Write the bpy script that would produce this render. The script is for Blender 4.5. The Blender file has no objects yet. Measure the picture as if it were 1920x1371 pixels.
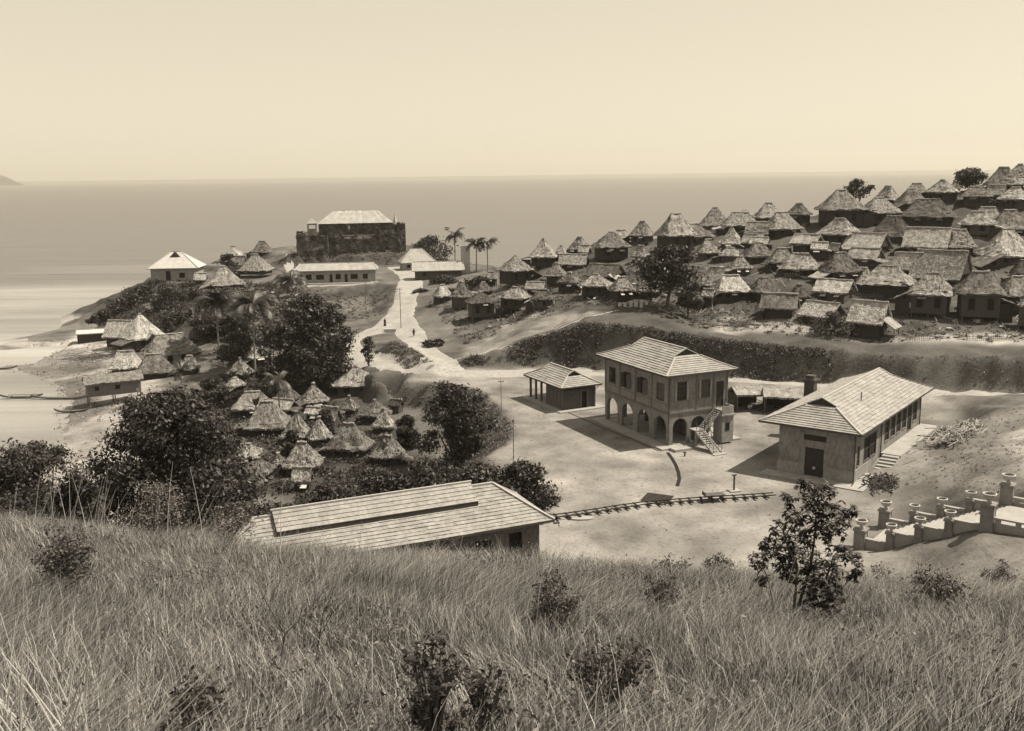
import bpy, bmesh, math, random
import numpy as np
from math import sin, cos, radians, pi, atan2, hypot, degrees
from mathutils import Vector, Matrix
from mathutils.geometry import tessellate_polygon, delaunay_2d_cdt

random.seed(7); RNG = np.random.default_rng(7)
scene = bpy.context.scene
COL = scene.collection

# ------------------------------------------------------------------ camera
FPX, PW, PH = 1850.0, 1920.0, 1371.0
PITCH, ROLL, EYE = radians(10.95), radians(0.7), np.array([0., 0., 33.])
_fw = np.array([0, cos(PITCH), -sin(PITCH)]); _rt = np.array([1., 0, 0]); _up = np.cross(_rt, _fw)
CR = _rt*cos(ROLL) - _up*sin(ROLL); CU = _up*cos(ROLL) + _rt*sin(ROLL)
camd = bpy.data.cameras.new('camera'); cam = bpy.data.objects.new('camera', camd); COL.objects.link(cam)
camd.sensor_width = 36; camd.lens = 36*FPX/PW; camd.clip_start = 0.3; camd.clip_end = 90000
cam.matrix_world = Matrix(((CR[0], CU[0], -_fw[0], EYE[0]), (CR[1], CU[1], -_fw[1], EYE[1]), (CR[2], CU[2], -_fw[2], EYE[2]), (0, 0, 0, 1)))
scene.camera = cam

# ------------------------------------------------------------------ light
SUN_AZ, SUN_EL = 82.0, 58.0          # azimuth clockwise from +Y (the view direction)
w = bpy.data.worlds.new('World'); scene.world = w; w.use_nodes = True
nt = w.node_tree; nt.nodes.clear()
sky = nt.nodes.new('ShaderNodeTexSky'); sky.sky_type = 'NISHITA'; sky.sun_disc = False
sky.sun_elevation = radians(SUN_EL); sky.sun_rotation = radians(SUN_AZ); sky.air_density = 1.0; sky.dust_density = 1.0; sky.ozone_density = 1.0
bw = nt.nodes.new('ShaderNodeRGBToBW'); tint = nt.nodes.new('ShaderNodeMix'); tint.data_type = 'RGBA'; tint.blend_type = 'MULTIPLY'; tint.inputs[0].default_value = 1
tint.inputs[7].default_value = (1.0, 0.895, 0.69, 1)
bg = nt.nodes.new('ShaderNodeBackground'); bg.inputs[1].default_value = 0.112
wo = nt.nodes.new('ShaderNodeOutputWorld')
pw = nt.nodes.new('ShaderNodeMath'); pw.operation = 'POWER'; pw.inputs[1].default_value = .38
ml = nt.nodes.new('ShaderNodeMath'); ml.operation = 'MULTIPLY'; ml.inputs[1].default_value = 2.72
nt.links.new(sky.outputs[0], bw.inputs[0]); nt.links.new(bw.outputs[0], pw.inputs[0]); nt.links.new(pw.outputs[0], ml.inputs[0]); nt.links.new(ml.outputs[0], tint.inputs[6]); nt.links.new(tint.outputs[2], bg.inputs[0]); nt.links.new(bg.outputs[0], wo.inputs[0])
sl = bpy.data.lights.new('sun', 'SUN'); so = bpy.data.objects.new('sun', sl); COL.objects.link(so)
sl.energy = 5.0; sl.angle = radians(0.53); sl.color = (1.0, 0.90, 0.71)
so.rotation_euler = (radians(90-SUN_EL), 0, -radians(SUN_AZ) + pi)
so.location = (60, 20, 120)
_d = Vector((sin(radians(SUN_AZ))*cos(radians(SUN_EL)), cos(radians(SUN_AZ))*cos(radians(SUN_EL)), sin(radians(SUN_EL))))
so.rotation_euler = _d.to_track_quat('Z', 'Y').to_euler()
vs = scene.view_settings; vs.view_transform = 'Standard'; vs.look = 'None'; vs.gamma = 1; vs.exposure = 0.59
scene.cycles.max_bounces = 6; scene.cycles.diffuse_bounces = 3; scene.cycles.volume_bounces = 0

# ------------------------------------------------------------------ pixel -> place
def ray(px, py):
    d = _fw*FPX + CR*(px-PW/2) - CU*(py-PH/2); return d/np.linalg.norm(d)
def Gz(px, py, z):
    d = ray(px, py); return EYE + d*((z-EYE[2])/d[2])
def Gd(px, py, dist):      # dist = metres ahead of the camera, level
    d = ray(px, py); return EYE + d*(dist/d[1])
def Gh(px, py, dist):      # dist = level distance from the camera
    d = ray(px, py); return EYE + d*(dist/hypot(d[0], d[1]))

# ------------------------------------------------------------------ helpers
class MB:
    def __init__(s): s.v = []; s.f = []; s.n = 0; s.M = None
    def add(s, vs_, fs):
        o = s.n
        if s.M is not None: vs_ = [tuple(s.M @ Vector(p)) for p in vs_]
        s.v.extend([tuple(p) for p in vs_]); s.f.extend([tuple(i+o for i in f) for f in fs]); s.n += len(vs_)
    def box(s, c, sz, rz=0, rx=0, ry=0):
        x, y, z = [a/2 for a in sz]
        P = [(-x,-y,-z),(x,-y,-z),(x,y,-z),(-x,y,-z),(-x,-y,z),(x,-y,z),(x,y,z),(-x,y,z)]
        m = Matrix.Translation(c) @ Matrix.Rotation(rz, 4, 'Z') @ Matrix.Rotation(ry, 4, 'Y') @ Matrix.Rotation(rx, 4, 'X')
        s.add([m @ Vector(p) for p in P], [(0,3,2,1),(4,5,6,7),(0,1,5,4),(1,2,6,5),(2,3,7,6),(3,0,4,7)])
    def bb(s, x0, x1, y0, y1, z0, z1): s.box(((x0+x1)/2, (y0+y1)/2, (z0+z1)/2), (x1-x0, y1-y0, z1-z0))
    def bar(s, a, b, wd, hd=None):
        a = Vector(a); b = Vector(b); d = b-a; L = d.length
        if L < 1e-5: return
        q = d.to_track_quat('X', 'Z'); hd = hd or wd; x = L/2; y = wd/2; z = hd/2
        P = [(-x,-y,-z),(x,-y,-z),(x,y,-z),(-x,y,-z),(-x,-y,z),(x,-y,z),(x,y,z),(-x,y,z)]
        m = Matrix.Translation((a+b)/2) @ q.to_matrix().to_4x4()
        s.add([m @ Vector(p) for p in P], [(0,3,2,1),(4,5,6,7),(0,1,5,4),(1,2,6,5),(2,3,7,6),(3,0,4,7)])
    def tube(s, pts, rs, n=6, cap=True):
        pts = [Vector(p) for p in pts]; V = []; F = []
        if not hasattr(rs, '__len__'): rs = [rs]*len(pts)
        for i, p in enumerate(pts):
            d = (pts[min(i+1, len(pts)-1)] - pts[max(i-1, 0)])
            if d.length < 1e-6: d = Vector((0, 0, 1))
            d.normalize(); u = d.orthogonal() if abs(d.z) < .99 else Vector((1, 0, 0)); u = (u - d*u.dot(d)).normalized(); vv = d.cross(u)
            for k in range(n):
                a = 2*pi*k/n; V.append(p + (u*cos(a) + vv*sin(a))*rs[i])
        for i in range(len(pts)-1):
            for k in range(n): F.append((i*n+k, i*n+(k+1) % n, (i+1)*n+(k+1) % n, (i+1)*n+k))
        if cap: F.append(tuple(range(n))[::-1]); F.append(tuple((len(pts)-1)*n+k for k in range(n)))
        s.add(V, F)
    def lathe(s, prof, c=(0, 0, 0), n=16):
        V = []; F = []
        for r, z in prof:
            for k in range(n): a = 2*pi*k/n; V.append((c[0]+r*cos(a), c[1]+r*sin(a), c[2]+z))
        for i in range(len(prof)-1):
            for k in range(n): F.append((i*n+k, i*n+(k+1) % n, (i+1)*n+(k+1) % n, (i+1)*n+k))
        F.append(tuple(range(n))[::-1]); F.append(tuple((len(prof)-1)*n+k for k in range(n)))
        s.add(V, F)
    def build(s, name, m, parent=None, loc=None, rz=0, smooth=False):
        me = bpy.data.meshes.new(name); me.from_pydata(s.v, [], s.f); me.update()
        me.materials.append(m)
        if smooth: me.polygons.foreach_set('use_smooth', [True]*len(me.polygons))
        o = bpy.data.objects.new(name, me); COL.objects.link(o)
        if parent: o.parent = parent
        if loc is not None: o.location = loc
        o.rotation_euler = (0, 0, rz)
        return o

def np_mesh(name, V, Fq, m, parent=None, loc=None, attr=None, smooth=False):
    """fast mesh of quads (n,4) or tris (n,3)"""
    me = bpy.data.meshes.new(name); nv = len(V); nf, k = Fq.shape
    me.vertices.add(nv); me.vertices.foreach_set('co', np.ascontiguousarray(V, dtype=np.float32).ravel())
    me.loops.add(nf*k); me.loops.foreach_set('vertex_index', np.ascontiguousarray(Fq, dtype=np.int32).ravel())
    me.polygons.add(nf); me.polygons.foreach_set('loop_start', np.arange(0, nf*k, k, dtype=np.int32)); me.polygons.foreach_set('loop_total', np.full(nf, k, dtype=np.int32))
    if smooth: me.polygons.foreach_set('use_smooth', np.ones(nf, dtype=bool))
    me.update(calc_edges=True)
    if attr is not None:
        for nm, arr in attr.items():
            a = me.attributes.new(nm, 'FLOAT', 'POINT'); a.data.foreach_set('value', np.ascontiguousarray(arr, dtype=np.float32))
    me.materials.append(m)
    o = bpy.data.objects.new(name, me); COL.objects.link(o)
    if parent: o.parent = parent
    if loc is not None: o.location = loc
    return o

def tag(o, label=None, cat=None, group=None, kind=None):
    if label: o['label'] = label
    if cat: o['category'] = cat
    if group: o['group'] = group
    if kind: o['kind'] = kind
    return o
def thing(name, label, cat, loc=(0, 0, 0), rz=0, group=None):
    o = bpy.data.objects.new(name, None); o.empty_display_size = .5; COL.objects.link(o); o.location = loc; o.rotation_euler = (0, 0, rz)
    return tag(o, label, cat, group)
def dup(root, loc, rz=0, label=None, scale=None):
    r = root.copy(); COL.objects.link(r); r.location = loc; r.rotation_euler = (0, 0, rz)
    if label: r['label'] = label
    if scale: r.scale = scale if hasattr(scale, '__len__') else (scale,)*3
    for ch in list(root.children):
        c = ch.copy(); COL.objects.link(c); c.parent = r
        for g in list(ch.children):
            d = g.copy(); COL.objects.link(d); d.parent = c
    return r

# ------------------------------------------------------------------ materials
def sep(v, t=1.0):
    k = max(0., 1-v/.28)*.11; v *= .8; return (v, v*(.975-k), v*(.98-k), 1)
MATS = {}
def mat(name, lo, hi, scale=2.0, detail=6, rough=.85, stretch=(1, 1, 1), bump=0.0, bscale=None, fine=None, attr=None, spec=.3, trans=0, contrast=(.3, .7)):
    if name in MATS: return MATS[name]
    m = bpy.data.materials.new(name); m.use_nodes = True; n = m.node_tree; n.nodes.clear(); L = n.links.new
    out = n.nodes.new('ShaderNodeOutputMaterial'); b = n.nodes.new('ShaderNodeBsdfPrincipled'); L(b.outputs[0], out.inputs[0])
    b.inputs['Roughness'].default_value = rough; b.inputs['Specular IOR Level'].default_value = spec
    tc = n.nodes.new('ShaderNodeTexCoord'); mp = n.nodes.new('ShaderNodeMapping'); mp.inputs[3].default_value = stretch
    L(tc.outputs['Object'], mp.inputs[0])
    oi = n.nodes.new('ShaderNodeObjectInfo'); mo = n.nodes.new('ShaderNodeVectorMath'); mo.operation = 'SCALE'
    cx = n.nodes.new('ShaderNodeCombineXYZ'); L(oi.outputs['Random'], cx.inputs[0]); L(oi.outputs['Random'], cx.inputs[1]); L(cx.outputs[0], mo.inputs[0]); mo.inputs['Scale'].default_value = 57
    L(mo.outputs[0], mp.inputs[1])
    ns = n.nodes.new('ShaderNodeTexNoise'); ns.inputs['Scale'].default_value = scale; ns.inputs['Detail'].default_value = detail; ns.inputs['Roughness'].default_value = .65
    L(mp.outputs[0], ns.inputs['Vector'])
    cr = n.nodes.new('ShaderNodeValToRGB'); cr.color_ramp.elements[0].position = contrast[0]; cr.color_ramp.elements[1].position = contrast[1]
    cr.color_ramp.elements[0].color = sep(lo); cr.color_ramp.elements[1].color = sep(hi)
    L(ns.outputs[0], cr.inputs[0]); colr = cr.outputs[0]
    if fine:
        n2 = n.nodes.new('ShaderNodeTexNoise'); n2.inputs['Scale'].default_value = fine[0]; n2.inputs['Detail'].default_value = 4; L(mp.outputs[0], n2.inputs['Vector'])
        r2 = n.nodes.new('ShaderNodeMapRange'); r2.inputs[1].default_value = .3; r2.inputs[2].default_value = .7; r2.inputs[3].default_value = fine[1]; r2.inputs[4].default_value = fine[2]; L(n2.outputs[0], r2.inputs[0])
        mx = n.nodes.new('ShaderNodeVectorMath'); mx.operation = 'SCALE'; L(colr, mx.inputs[0]); L(r2.outputs[0], mx.inputs['Scale']); colr = mx.outputs[0]
    if attr:
        at = n.nodes.new('ShaderNodeAttribute'); at.attribute_name = attr
        mx = n.nodes.new('ShaderNodeVectorMath'); mx.operation = 'SCALE'; L(colr, mx.inputs[0]); L(at.outputs['Fac'], mx.inputs['Scale']); colr = mx.outputs[0]
    L(colr, b.inputs['Base Color'])
    if bump:
        nb = n.nodes.new('ShaderNodeTexNoise'); nb.inputs['Scale'].default_value = bscale or scale*4; nb.inputs['Detail'].default_value = 5; L(mp.outputs[0], nb.inputs['Vector'])
        bp = n.nodes.new('ShaderNodeBump'); bp.inputs['Strength'].default_value = 1; bp.inputs['Distance'].default_value = bump; L(nb.outputs[0], bp.inputs['Height']); L(bp.outputs[0], b.inputs['Normal'])
    if trans:
        tr = n.nodes.new('ShaderNodeBsdfTranslucent'); L(colr, tr.inputs[0]); ms = n.nodes.new('ShaderNodeMixShader'); ms.inputs[0].default_value = trans
        L(b.outputs[0], ms.inputs[1]); L(tr.outputs[0], ms.inputs[2]); L(ms.outputs[0], out.inputs[0])
    MATS[name] = m; return m

M_thatch = [mat('thatch_pale', .19, .48, 1.2, 8, .95, (1, 1, .35), .14, 6, fine=(9, .45, 1.45)),
            mat('thatch_grey', .10, .32, 1.2, 8, .95, (1, 1, .35), .14, 6, fine=(9, .45, 1.45)),
            mat('thatch_dark', .055, .17, 1.2, 8, .95, (1, 1, .35), .14, 6, fine=(9, .45, 1.45))]
M_ridge = mat('ridge_straw', .18, .5, 3, fine=(14, .6, 1.2))
M_wattle = mat('woven_bamboo', .022, .07, 2.0, 6, .9, (3, 3, 1), fine=(20, .7, 1.3))
M_wattle2 = mat('weathered_boards', .045, .13, 2.0, 6, .9, (6, 6, .6), fine=(20, .7, 1.3))
M_pole = mat('bamboo_pole', .10, .26, 6)
M_dark = mat('dark_opening', .008, .014, 3)
M_flap = mat('pale_shutter', .42, .7, 3)
M_tile = mat('cement_tile', .25, .43, .9, 8, .8, (1, 1, 1), .015, 14, fine=(3.2, .78, 1.12))
M_tileedge = mat('tile_ridge', .36, .5, 2)
M_plaster = mat('grey_plaster', .19, .33, .8, 9, .9, (1.2, 1.2, .6), .015, 10, fine=(3.5, .72, 1.15))
M_plaster2 = mat('pale_plaster', .27, .43, .8, 9, .9, (1.2, 1.2, .6), .015, 10, fine=(3.5, .75, 1.12))
M_trim = mat('dark_trim', .05, .09, 3)
M_conc = mat('concrete_slab', .30, .43, .8, 8, .9, (1, 1, 1), .01, 10)
M_brick = mat('dark_chimney', .05, .12, 3)
M_stone = mat('fort_stone', .02, .16, .45, 10, .95, (1, 1, 1), .35, 1.0, fine=(1.6, .4, 1.8), contrast=(.38, .68))
M_metalroof = mat('pale_roof_sheet', .28, .45, .5, 8, .7, (1, 1, 1), .0, fine=(2, .85, 1.1))
M_white = mat('white_paint', .44, .6, 1)
M_wood = mat('old_timber', .06, .16, 4, fine=(20, .8, 1.2))
M_rail = mat('rusty_rail', .03, .07, 5)
M_urn = mat('urn_stone', .38, .58, 3, 6, .85, (1, 1, 1), .01, 20)
M_bark = mat('bark', .06, .16, 5, 6, .9, (1, 1, .3), .02, 14)
M_barkpale = mat('pale_bark', .18, .34, 5)
M_leaf = mat('leaf', .018, .062, .8, 4, .55, fine=(6, .7, 1.4), attr='tone', trans=.12, spec=.4)
M_leafpale = mat('leaf_dry', .05, .13, .8, 4, .7, fine=(6, .7, 1.4), attr='tone', trans=.15)
M_palm = mat('palm_leaf', .018, .05, 1.5, 4, .5, trans=.1, spec=.5)
M_grass = mat('dry_grass', .66, .96, .35, 6, .8, attr='tone', trans=.25)
M_reed = mat('reed_stalk', .42, .66, 2)
M_skin = mat('skin', .12, .16, 5); M_cloth = mat('cloth', .5, .6, 5); M_clothdark = mat('dark_cloth', .04, .06, 5); M_hair = mat('hair', .012, .02, 5)
M_canoe = mat('canoe_wood', .10, .22, 3)
M_rubble = mat('rubble', .12, .5, 1.5)

# ------------------------------------------------------------------ terrain
TP = []
def line(pts, step=4.0):
    pts = [np.array(p, float) for p in pts]
    for a, b in zip(pts[:-1], pts[1:]):
        n = max(1, int(np.linalg.norm(b[:2]-a[:2])/step))
        for i in range(n): TP.append(a + (b-a)*i/n)
    TP.append(pts[-1])
def Z(*a): return [Gz(x, y, z) for x, y, z in a]
def D(*a): return [Gd(x, y, d) for x, y, d in a]
bank_bot = Z((862,691,0),(960,687,0),(1107,691,0),(1240,700,0),(1360,709,0),(1564,716,.3),(1768,732,.7),(1960,736,1))
bank_top = Z((868,676,.9),(960,649,3),(1039,623,5.2),(1107,607,6.4),(1196,612,6),(1301,627,5.4),(1341,641,5.1),(1440,646,5.0),(1543,656,4.8),(1628,666,4.7),(1960,673,5.6))
_bx = [862,960,1107,1240,1360,1564,1768,1960]; _by = [p[1] for p in bank_bot]
_tops = [(868,676,.0),(960,649,0),(1039,623,0),(1107,607,0),(1196,612,0),(1301,627,0),(1341,641,0),(1440,646,0),(1543,656,0),(1628,666,0),(1960,673,0)]
bank_top = [bank_top[0]]+[Gd(x, y, float(np.interp(x, _bx, _by))+float(np.interp(x, [868, 960, 1050, 1200, 1300, 1440, 1600, 1960], [3.5, 4.2, 3.0, 1.4, 2.6, 1.4, 1.0, 1.0]))) for x, y, _ in _tops[1:]]
bank_bot.append(bank_bot[-1]+np.array([50, -12, 1.5])); bank_top.append(bank_top[-1]+np.array([50, -9, 2.5]))
line(bank_bot, 3)
_q = []
for _a, _b in zip(bank_top[:-1], bank_top[1:]):
    _n = max(1, int(np.linalg.norm(_b[:2]-_a[:2])/3))
    for _k in range(_n): _p = _a+(_b-_a)*_k/_n; _q.append(_p+np.array([0, .55*sin(_p[0]*.5)+.5*sin(_p[0]*.23+1), -.25*abs(sin(_p[0]*.37))]))
line(_q+[bank_top[-1]], 3)
for r in (D((1020,560,203),(1100,570,190),(1200,570,186),(1300,590,178),(1400,600,172),(1540,620,164),(1640,640,158),(1750,628,158),(1860,622,158),(1960,625,157)),
          D((1050,525,222),(1200,515,214),(1350,530,196),(1500,548,185),(1650,565,180),(1800,548,183),(1960,543,184)),
          D((1000,515,240),(1100,488,235),(1250,470,230),(1400,468,220),(1550,476,210),(1700,482,206),(1850,472,207),(1960,462,209)),
          D((1560,425,232),(1700,425,228),(1850,410,229),(1960,400,230))): line(r, 8)
ridge = D((960,505,255),(1070,470,248),(1180,455,243),(1300,437,242),(1440,414,243),(1560,400,244),(1680,378,247),(1800,357,250),(1960,335,253))
line(ridge, 6)
for p in ridge:
    d = p[:2]/np.linalg.norm(p[:2]); TP.append(np.array([*(p[:2]+d*14), p[2]-2.5])); TP.append(np.array([*(p[:2]+d*50), -10.]))
line(Z((880,640,1.6),(940,605,3.4),(1000,592,5.6)))
line(Z((820,610,2.2),(800,560,4.0),(860,560,5),(930,560,6),(940,520,6.5),(880,500,5.2),(820,505,4.6),(830,545,4.8)))
for p in Z((760,478,5.5),(880,492,4.6),(940,500,5.2)):
    d = p[:2]/np.linalg.norm(p[:2]); TP.append(p); TP.append(np.array([*(p[:2]+d*30), -10.]))
# saddle road and lower roads
line(Z((700,505,4.6),(730,508,4.5),(770,520,4.2),(790,532,4.2),(765,560,3.2),(742,600,1.8),(702,625,.9),(655,642,.5),(652,662,.1),(700,682,0),(760,698,0),(830,706,0),(870,697,0)))
line(Z((700,520,4.4),(745,535,4.2),(752,552,3.6),(735,585,1.9),(690,615,.9)), 3)
line(Z((800,600,2.3),(775,618,1.4),(790,650,.6),(850,688,0)), 3)
line(Z((690,560,1.0),(700,592,.6),(665,610,.4)))
line(Z((718,648,.3),(738,640,2.6),(770,655,2.4),(795,678,1.6),(810,688,.2)), 3)
line(Z((700,655,.1),(712,672,0),(780,692,0)), 3)
line(Z((745,622,.9),(770,640,.8),(805,672,.3)), 3)
# school terrace, fort hill
line(Z((550,532,4),(640,536,4),(710,532,4),(708,500,4.5),(550,498,4.5)))
line(Z((560,560,1.8),(640,572,1.2),(600,600,.2),(655,600,.3)))
line(Z((548,474,8),(560,477,8.2),(660,476,8.2),(765,472,7.8)))
line(Z((560,490,5.5),(660,493,5.4),(765,492,5.0)))
for x in (540, 600, 660, 720, 775):
    p = Gz(x, 468, 8); d = p[:2]/np.linalg.norm(p[:2]); TP.append(np.array([*(p[:2]+d*34), 7.])); TP.append(np.array([*(p[:2]+d*70), -10.]))
line(Z((800,472,4),(830,482,1.5)))
line(Z((520,480,4.5),(480,500,4.6),(500,522,4.4),(440,524,4.2),(370,531,4),(295,528,4)))
for x, y, z in ((285,520,3.5),(340,500,3.5),(430,480,3.4),(500,468,4.2),(530,470,6)):
    p = Gz(x, y, z); d = p[:2]/np.linalg.norm(p[:2]); TP.append(np.array([*(p[:2]+d*(20 if x < 400 else 35)), -10.])); TP.append(p)
# headland, groves, beach
line(Z((270,535,2.5),(250,552,0),(215,575,-2.5),(188,592,-4.5),(180,612,-7)))
for a in Z((150,590,-11),(200,560,-11),(240,530,-11),(270,505,-11),(290,560,.3),(400,560,1.8),(480,560,2.2),(350,600,-2),(280,622,-5),(440,612,-1),(540,600,.2),(580,640,-1),(330,640,-4.8),(470,650,-3),
           (150,640,-6.5),(200,665,-6.2),(120,618,-6.9),(60,630,-7.0),(35,640,-7.15),(60,682,-6.9),(0,655,-6.85),(-60,652,-6.9),(-60,690,-7.2),(170,722,-6.6),(100,790,-7.2),(130,835,-6.9),(0,700,-7.25),(60,735,-7.6),(0,760,-8),(0,820,-9),(-60,760,-9),(100,600,-7.6),(40,605,-9),(-60,620,-9),(90,700,-6.85),(150,690,-6.6),
           (330,690,-5.6),(420,695,-5),(480,695,-4.6),(400,765,-5.5),(250,745,-6.3),(200,780,-6.7),(560,745,-4.5),(640,738,-4.3),(700,772,-4.5),(640,805,-4.8),(560,835,-5),(470,825,-5.3),(740,862,-4.8),(660,885,-5),(480,905,-5.2),(800,835,-4.6)): TP.append(a)
edge_top = Z((640,690,-.6),(680,700,-.2),(720,712,0),(800,718,0),(880,726,0),(925,752,0),(955,785,0),(964,806,0),(950,832,0),(902,858,0)) + [np.array(p, float) for p in ((1,98,0),(-6,90,0),(-18,82,0),(-30,72,.3),(-44,60,1),(-70,45,3))]
edge_bot = Z((640,715,-3),(680,738,-3.6),(740,756,-4),(820,775,-3.6),(860,790,-3.8),(880,810,-4),(885,830,-4.2),(850,856,-4.5)) + [np.array(p, float) for p in ((-7,103,-4.4),(-12,97,-4.4),(-24,88,-4.5),(-38,78,-4.8),(-54,66,-5.3),(-84,54,-6))]
line(edge_top, 3); line(edge_bot, 3)
for p in ((-75,100,-7.3),(-60,105,-6.8),(-100,90,-9),(-120,130,-10),(-110,60,-8)): TP.append(np.array(p, float))
# plaza
for a in Z((900,712,0),(1000,712,0),(1000,760,0),(1100,740,0),(1200,720,0),(1050,860,0),(1250,880,0),(1380,900,0),(1200,950,0),(1400,960,0),(1100,1010,0),(1300,1010,0),(1500,1000,0),(1560,960,0),(1430,840,0),(1420,740,0),(1520,740,0),(1600,905,0),(1755,792,0),(1800,762,0),(1560,1025,0),
           (1650,930,0),(1685,905,.1),(1760,830,.3),(1820,800,.5),(1795,742,.7),(1840,745,.9),(1845,775,2.6),(1880,765,3.4),(1960,757,4),(1800,850,1.8),(1860,850,4.0),(1930,850,5.4),(1780,900,1.7),(1850,900,3.6),(1960,900,5.6)): TP.append(a)
SA, SU, SV = Gz(1612, 1028, 0), np.array([sin(radians(129)), cos(radians(129)), 0]), np.array([sin(radians(39)), cos(radians(39)), 0])
for s, z in ((-1, 0), (0, 0), (2.6, .95), (5, 2.1), (7.4, 3.2), (10.3, 4.35), (14, 4.5), (20, 4.6), (30, 4.8)):
    for t in (-1.5, 0, 3.2, 6.5, 8): TP.append(SA + SU*s + SV*t + np.array([0, 0, z-(.35 if s > 1 else 0)]))
def _sh(z0, s, t): return SA + SU*s + SV*t + np.array([0, 0, z0])
for s, t, z in ((6, 12, 2.6), (10, 12, 4.2), (16, 12, 5), (24, 14, 5.6), (2, 12, .5), (4, -6, .5), (10, -7, 2.0), (18, -8, 3.2), (28, -10, 4)): TP.append(_sh(z, s, t))
# grassy hill the camera stands on (world metres: x, y, z)
for X, dz, dy in ((-70, 4.2, -8), (-45, 3.4, -4), (-24, 3.6, 0), (-14, 2.75, 0), (-7, 1.75, 0), (0, 1.2, 0), (12, .3, 0), (24, -.45, 0), (38, -.3, -2), (60, 1.5, -2)):
    for Y, z in ((-30, 37), (-10, 33.5), (0, 31.0), (4, 29.7), (8, 28.0), (13, 25.8), (18, 23.9), (23, 22.1), (28, 20.2), (32, 18.3), (36, 16.0), (44, 11.2), (54, 5.8)):
        TP.append(np.array([X, Y+dy*min(1, max(0, Y)/20), z+dz*min(1, max(0, Y-7)/17)*(1 if z > 4 else .2)]))
for X, Y, z in ((-20,66,0),(-10,67,0),(0,68,0),(10,66,0),(20,66,.2),(30,66,1.5),(-34,60,2),(44,62,4.5),(60,60,8),(90,70,12),(-60,40,8),(-95,20,10),(80,100,9),(90,140,4),(110,60,20),(-120,0,10)): TP.append(np.array([X, Y, z], float))
for X, Y in ((-420,-60),(-420,150),(-420,350),(-420,560),(-150,560),(0,560),(200,560),(420,560),(420,300),(-150,330),(-120,220),(-125,180),(-200,250),(-150,130),(-200,60),(0,430),(80,380)): TP.append(np.array([X, Y, -14.]))
for X, Y, z in ((420,-60,20),(420,120,10),(200,0,25),(160,150,8),(200,190,20),(220,130,12),(-420,-59,-14),(0,-60,40),(120,-60,36)): TP.append(np.array([X, Y, z], float))
TP = np.array(TP)
_key = {}
for p in TP: _key[(round(p[0]/.8), round(p[1]/.8))] = p
TP = np.array(list(_key.values()))
X0, X1, Y0, Y1, ST = -330., 330., -40., 460., 0.6
_, _, tris, orig, _, _ = delaunay_2d_cdt([Vector(p[:2]) for p in TP], [], [], 0, 1e-4)[0:6]
_vv, _, tris, orig, _, _ = delaunay_2d_cdt([Vector(p[:2]) for p in TP], [], [], 0, 1e-4)
zv = np.array([TP[o[0]][2] for o in orig]); xv = np.array([[v.x, v.y] for v in _vv])
NX, NY = int((X1-X0)/ST)+1, int((Y1-Y0)/ST)+1
HH = np.full((NY, NX), -14.)
for t in tris:
    a, b, c = xv[t[0]], xv[t[1]], xv[t[2]]
    den = (b[0]-a[0])*(c[1]-a[1]) - (c[0]-a[0])*(b[1]-a[1])
    if abs(den) < 1e-9: continue
    i0 = max(0, int((min(a[0], b[0], c[0])-X0)/ST)); i1 = min(NX-1, int((max(a[0], b[0], c[0])-X0)/ST)+1)
    j0 = max(0, int((min(a[1], b[1], c[1])-Y0)/ST)); j1 = min(NY-1, int((max(a[1], b[1], c[1])-Y0)/ST)+1)
    if i1 < i0 or j1 < j0: continue
    gx, gy = np.meshgrid(X0+np.arange(i0, i1+1)*ST, Y0+np.arange(j0, j1+1)*ST)
    l1 = ((gx-a[0])*(c[1]-a[1]) - (c[0]-a[0])*(gy-a[1]))/den; l2 = ((b[0]-a[0])*(gy-a[1]) - (gx-a[0])*(b[1]-a[1]))/den
    m_ = (l1 >= -1e-6) & (l2 >= -1e-6) & (l1+l2 <= 1+1e-6)
    zz = zv[t[0]]*(1-l1-l2) + zv[t[1]]*l1 + zv[t[2]]*l2
    sub = HH[j0:j1+1, i0:i1+1]; sub[m_] = zz[m_]
def blur(A, n):
    for _ in range(n):
        A = (np.pad(A, ((1, 1), (0, 0)), 'edge')[:-2] + 2*A + np.pad(A, ((1, 1), (0, 0)), 'edge')[2:])/4
        A = (np.pad(A, ((0, 0), (1, 1)), 'edge')[:, :-2] + 2*A + np.pad(A, ((0, 0), (1, 1)), 'edge')[:, 2:])/4
    return A
HH = blur(HH, 1)
def fnoise(shape, n, seed):
    r = np.random.default_rng(seed).standard_normal(shape); r = blur(r, n); return r/r.std()
GX, GY = np.meshgrid(X0+np.arange(NX)*ST, Y0+np.arange(NY)*ST)
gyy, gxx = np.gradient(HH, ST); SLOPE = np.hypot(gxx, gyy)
rough_amt = np.clip((SLOPE-.04)*1.6, .02, .5)
HH = HH + blur(rough_amt, 2)*np.where(GY < 64, .3, np.where(GY < 130, .45, 1.))*(.5*fnoise(HH.shape, 3, 1) + .26*fnoise(HH.shape, 21, 2))*np.where(HH > -6.2, 1, .25)
def h(x, y):
    fx = (x-X0)/ST; fy = (y-Y0)/ST; i = int(np.clip(fx, 0, NX-2)); j = int(np.clip(fy, 0, NY-2)); u = fx-i; v = fy-j
    return float(HH[j, i]*(1-u)*(1-v) + HH[j, i+1]*u*(1-v) + HH[j+1, i]*(1-u)*v + HH[j+1, i+1]*u*v)
def hv(x, y):
    fx = (x-X0)/ST; fy = (y-Y0)/ST; i = np.clip(fx.astype(int), 0, NX-2); j = np.clip(fy.astype(int), 0, NY-2); u = fx-i; v = fy-j
    return HH[j, i]*(1-u)*(1-v) + HH[j, i+1]*u*(1-v) + HH[j+1, i]*(1-u)*v + HH[j+1, i+1]*u*v
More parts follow.
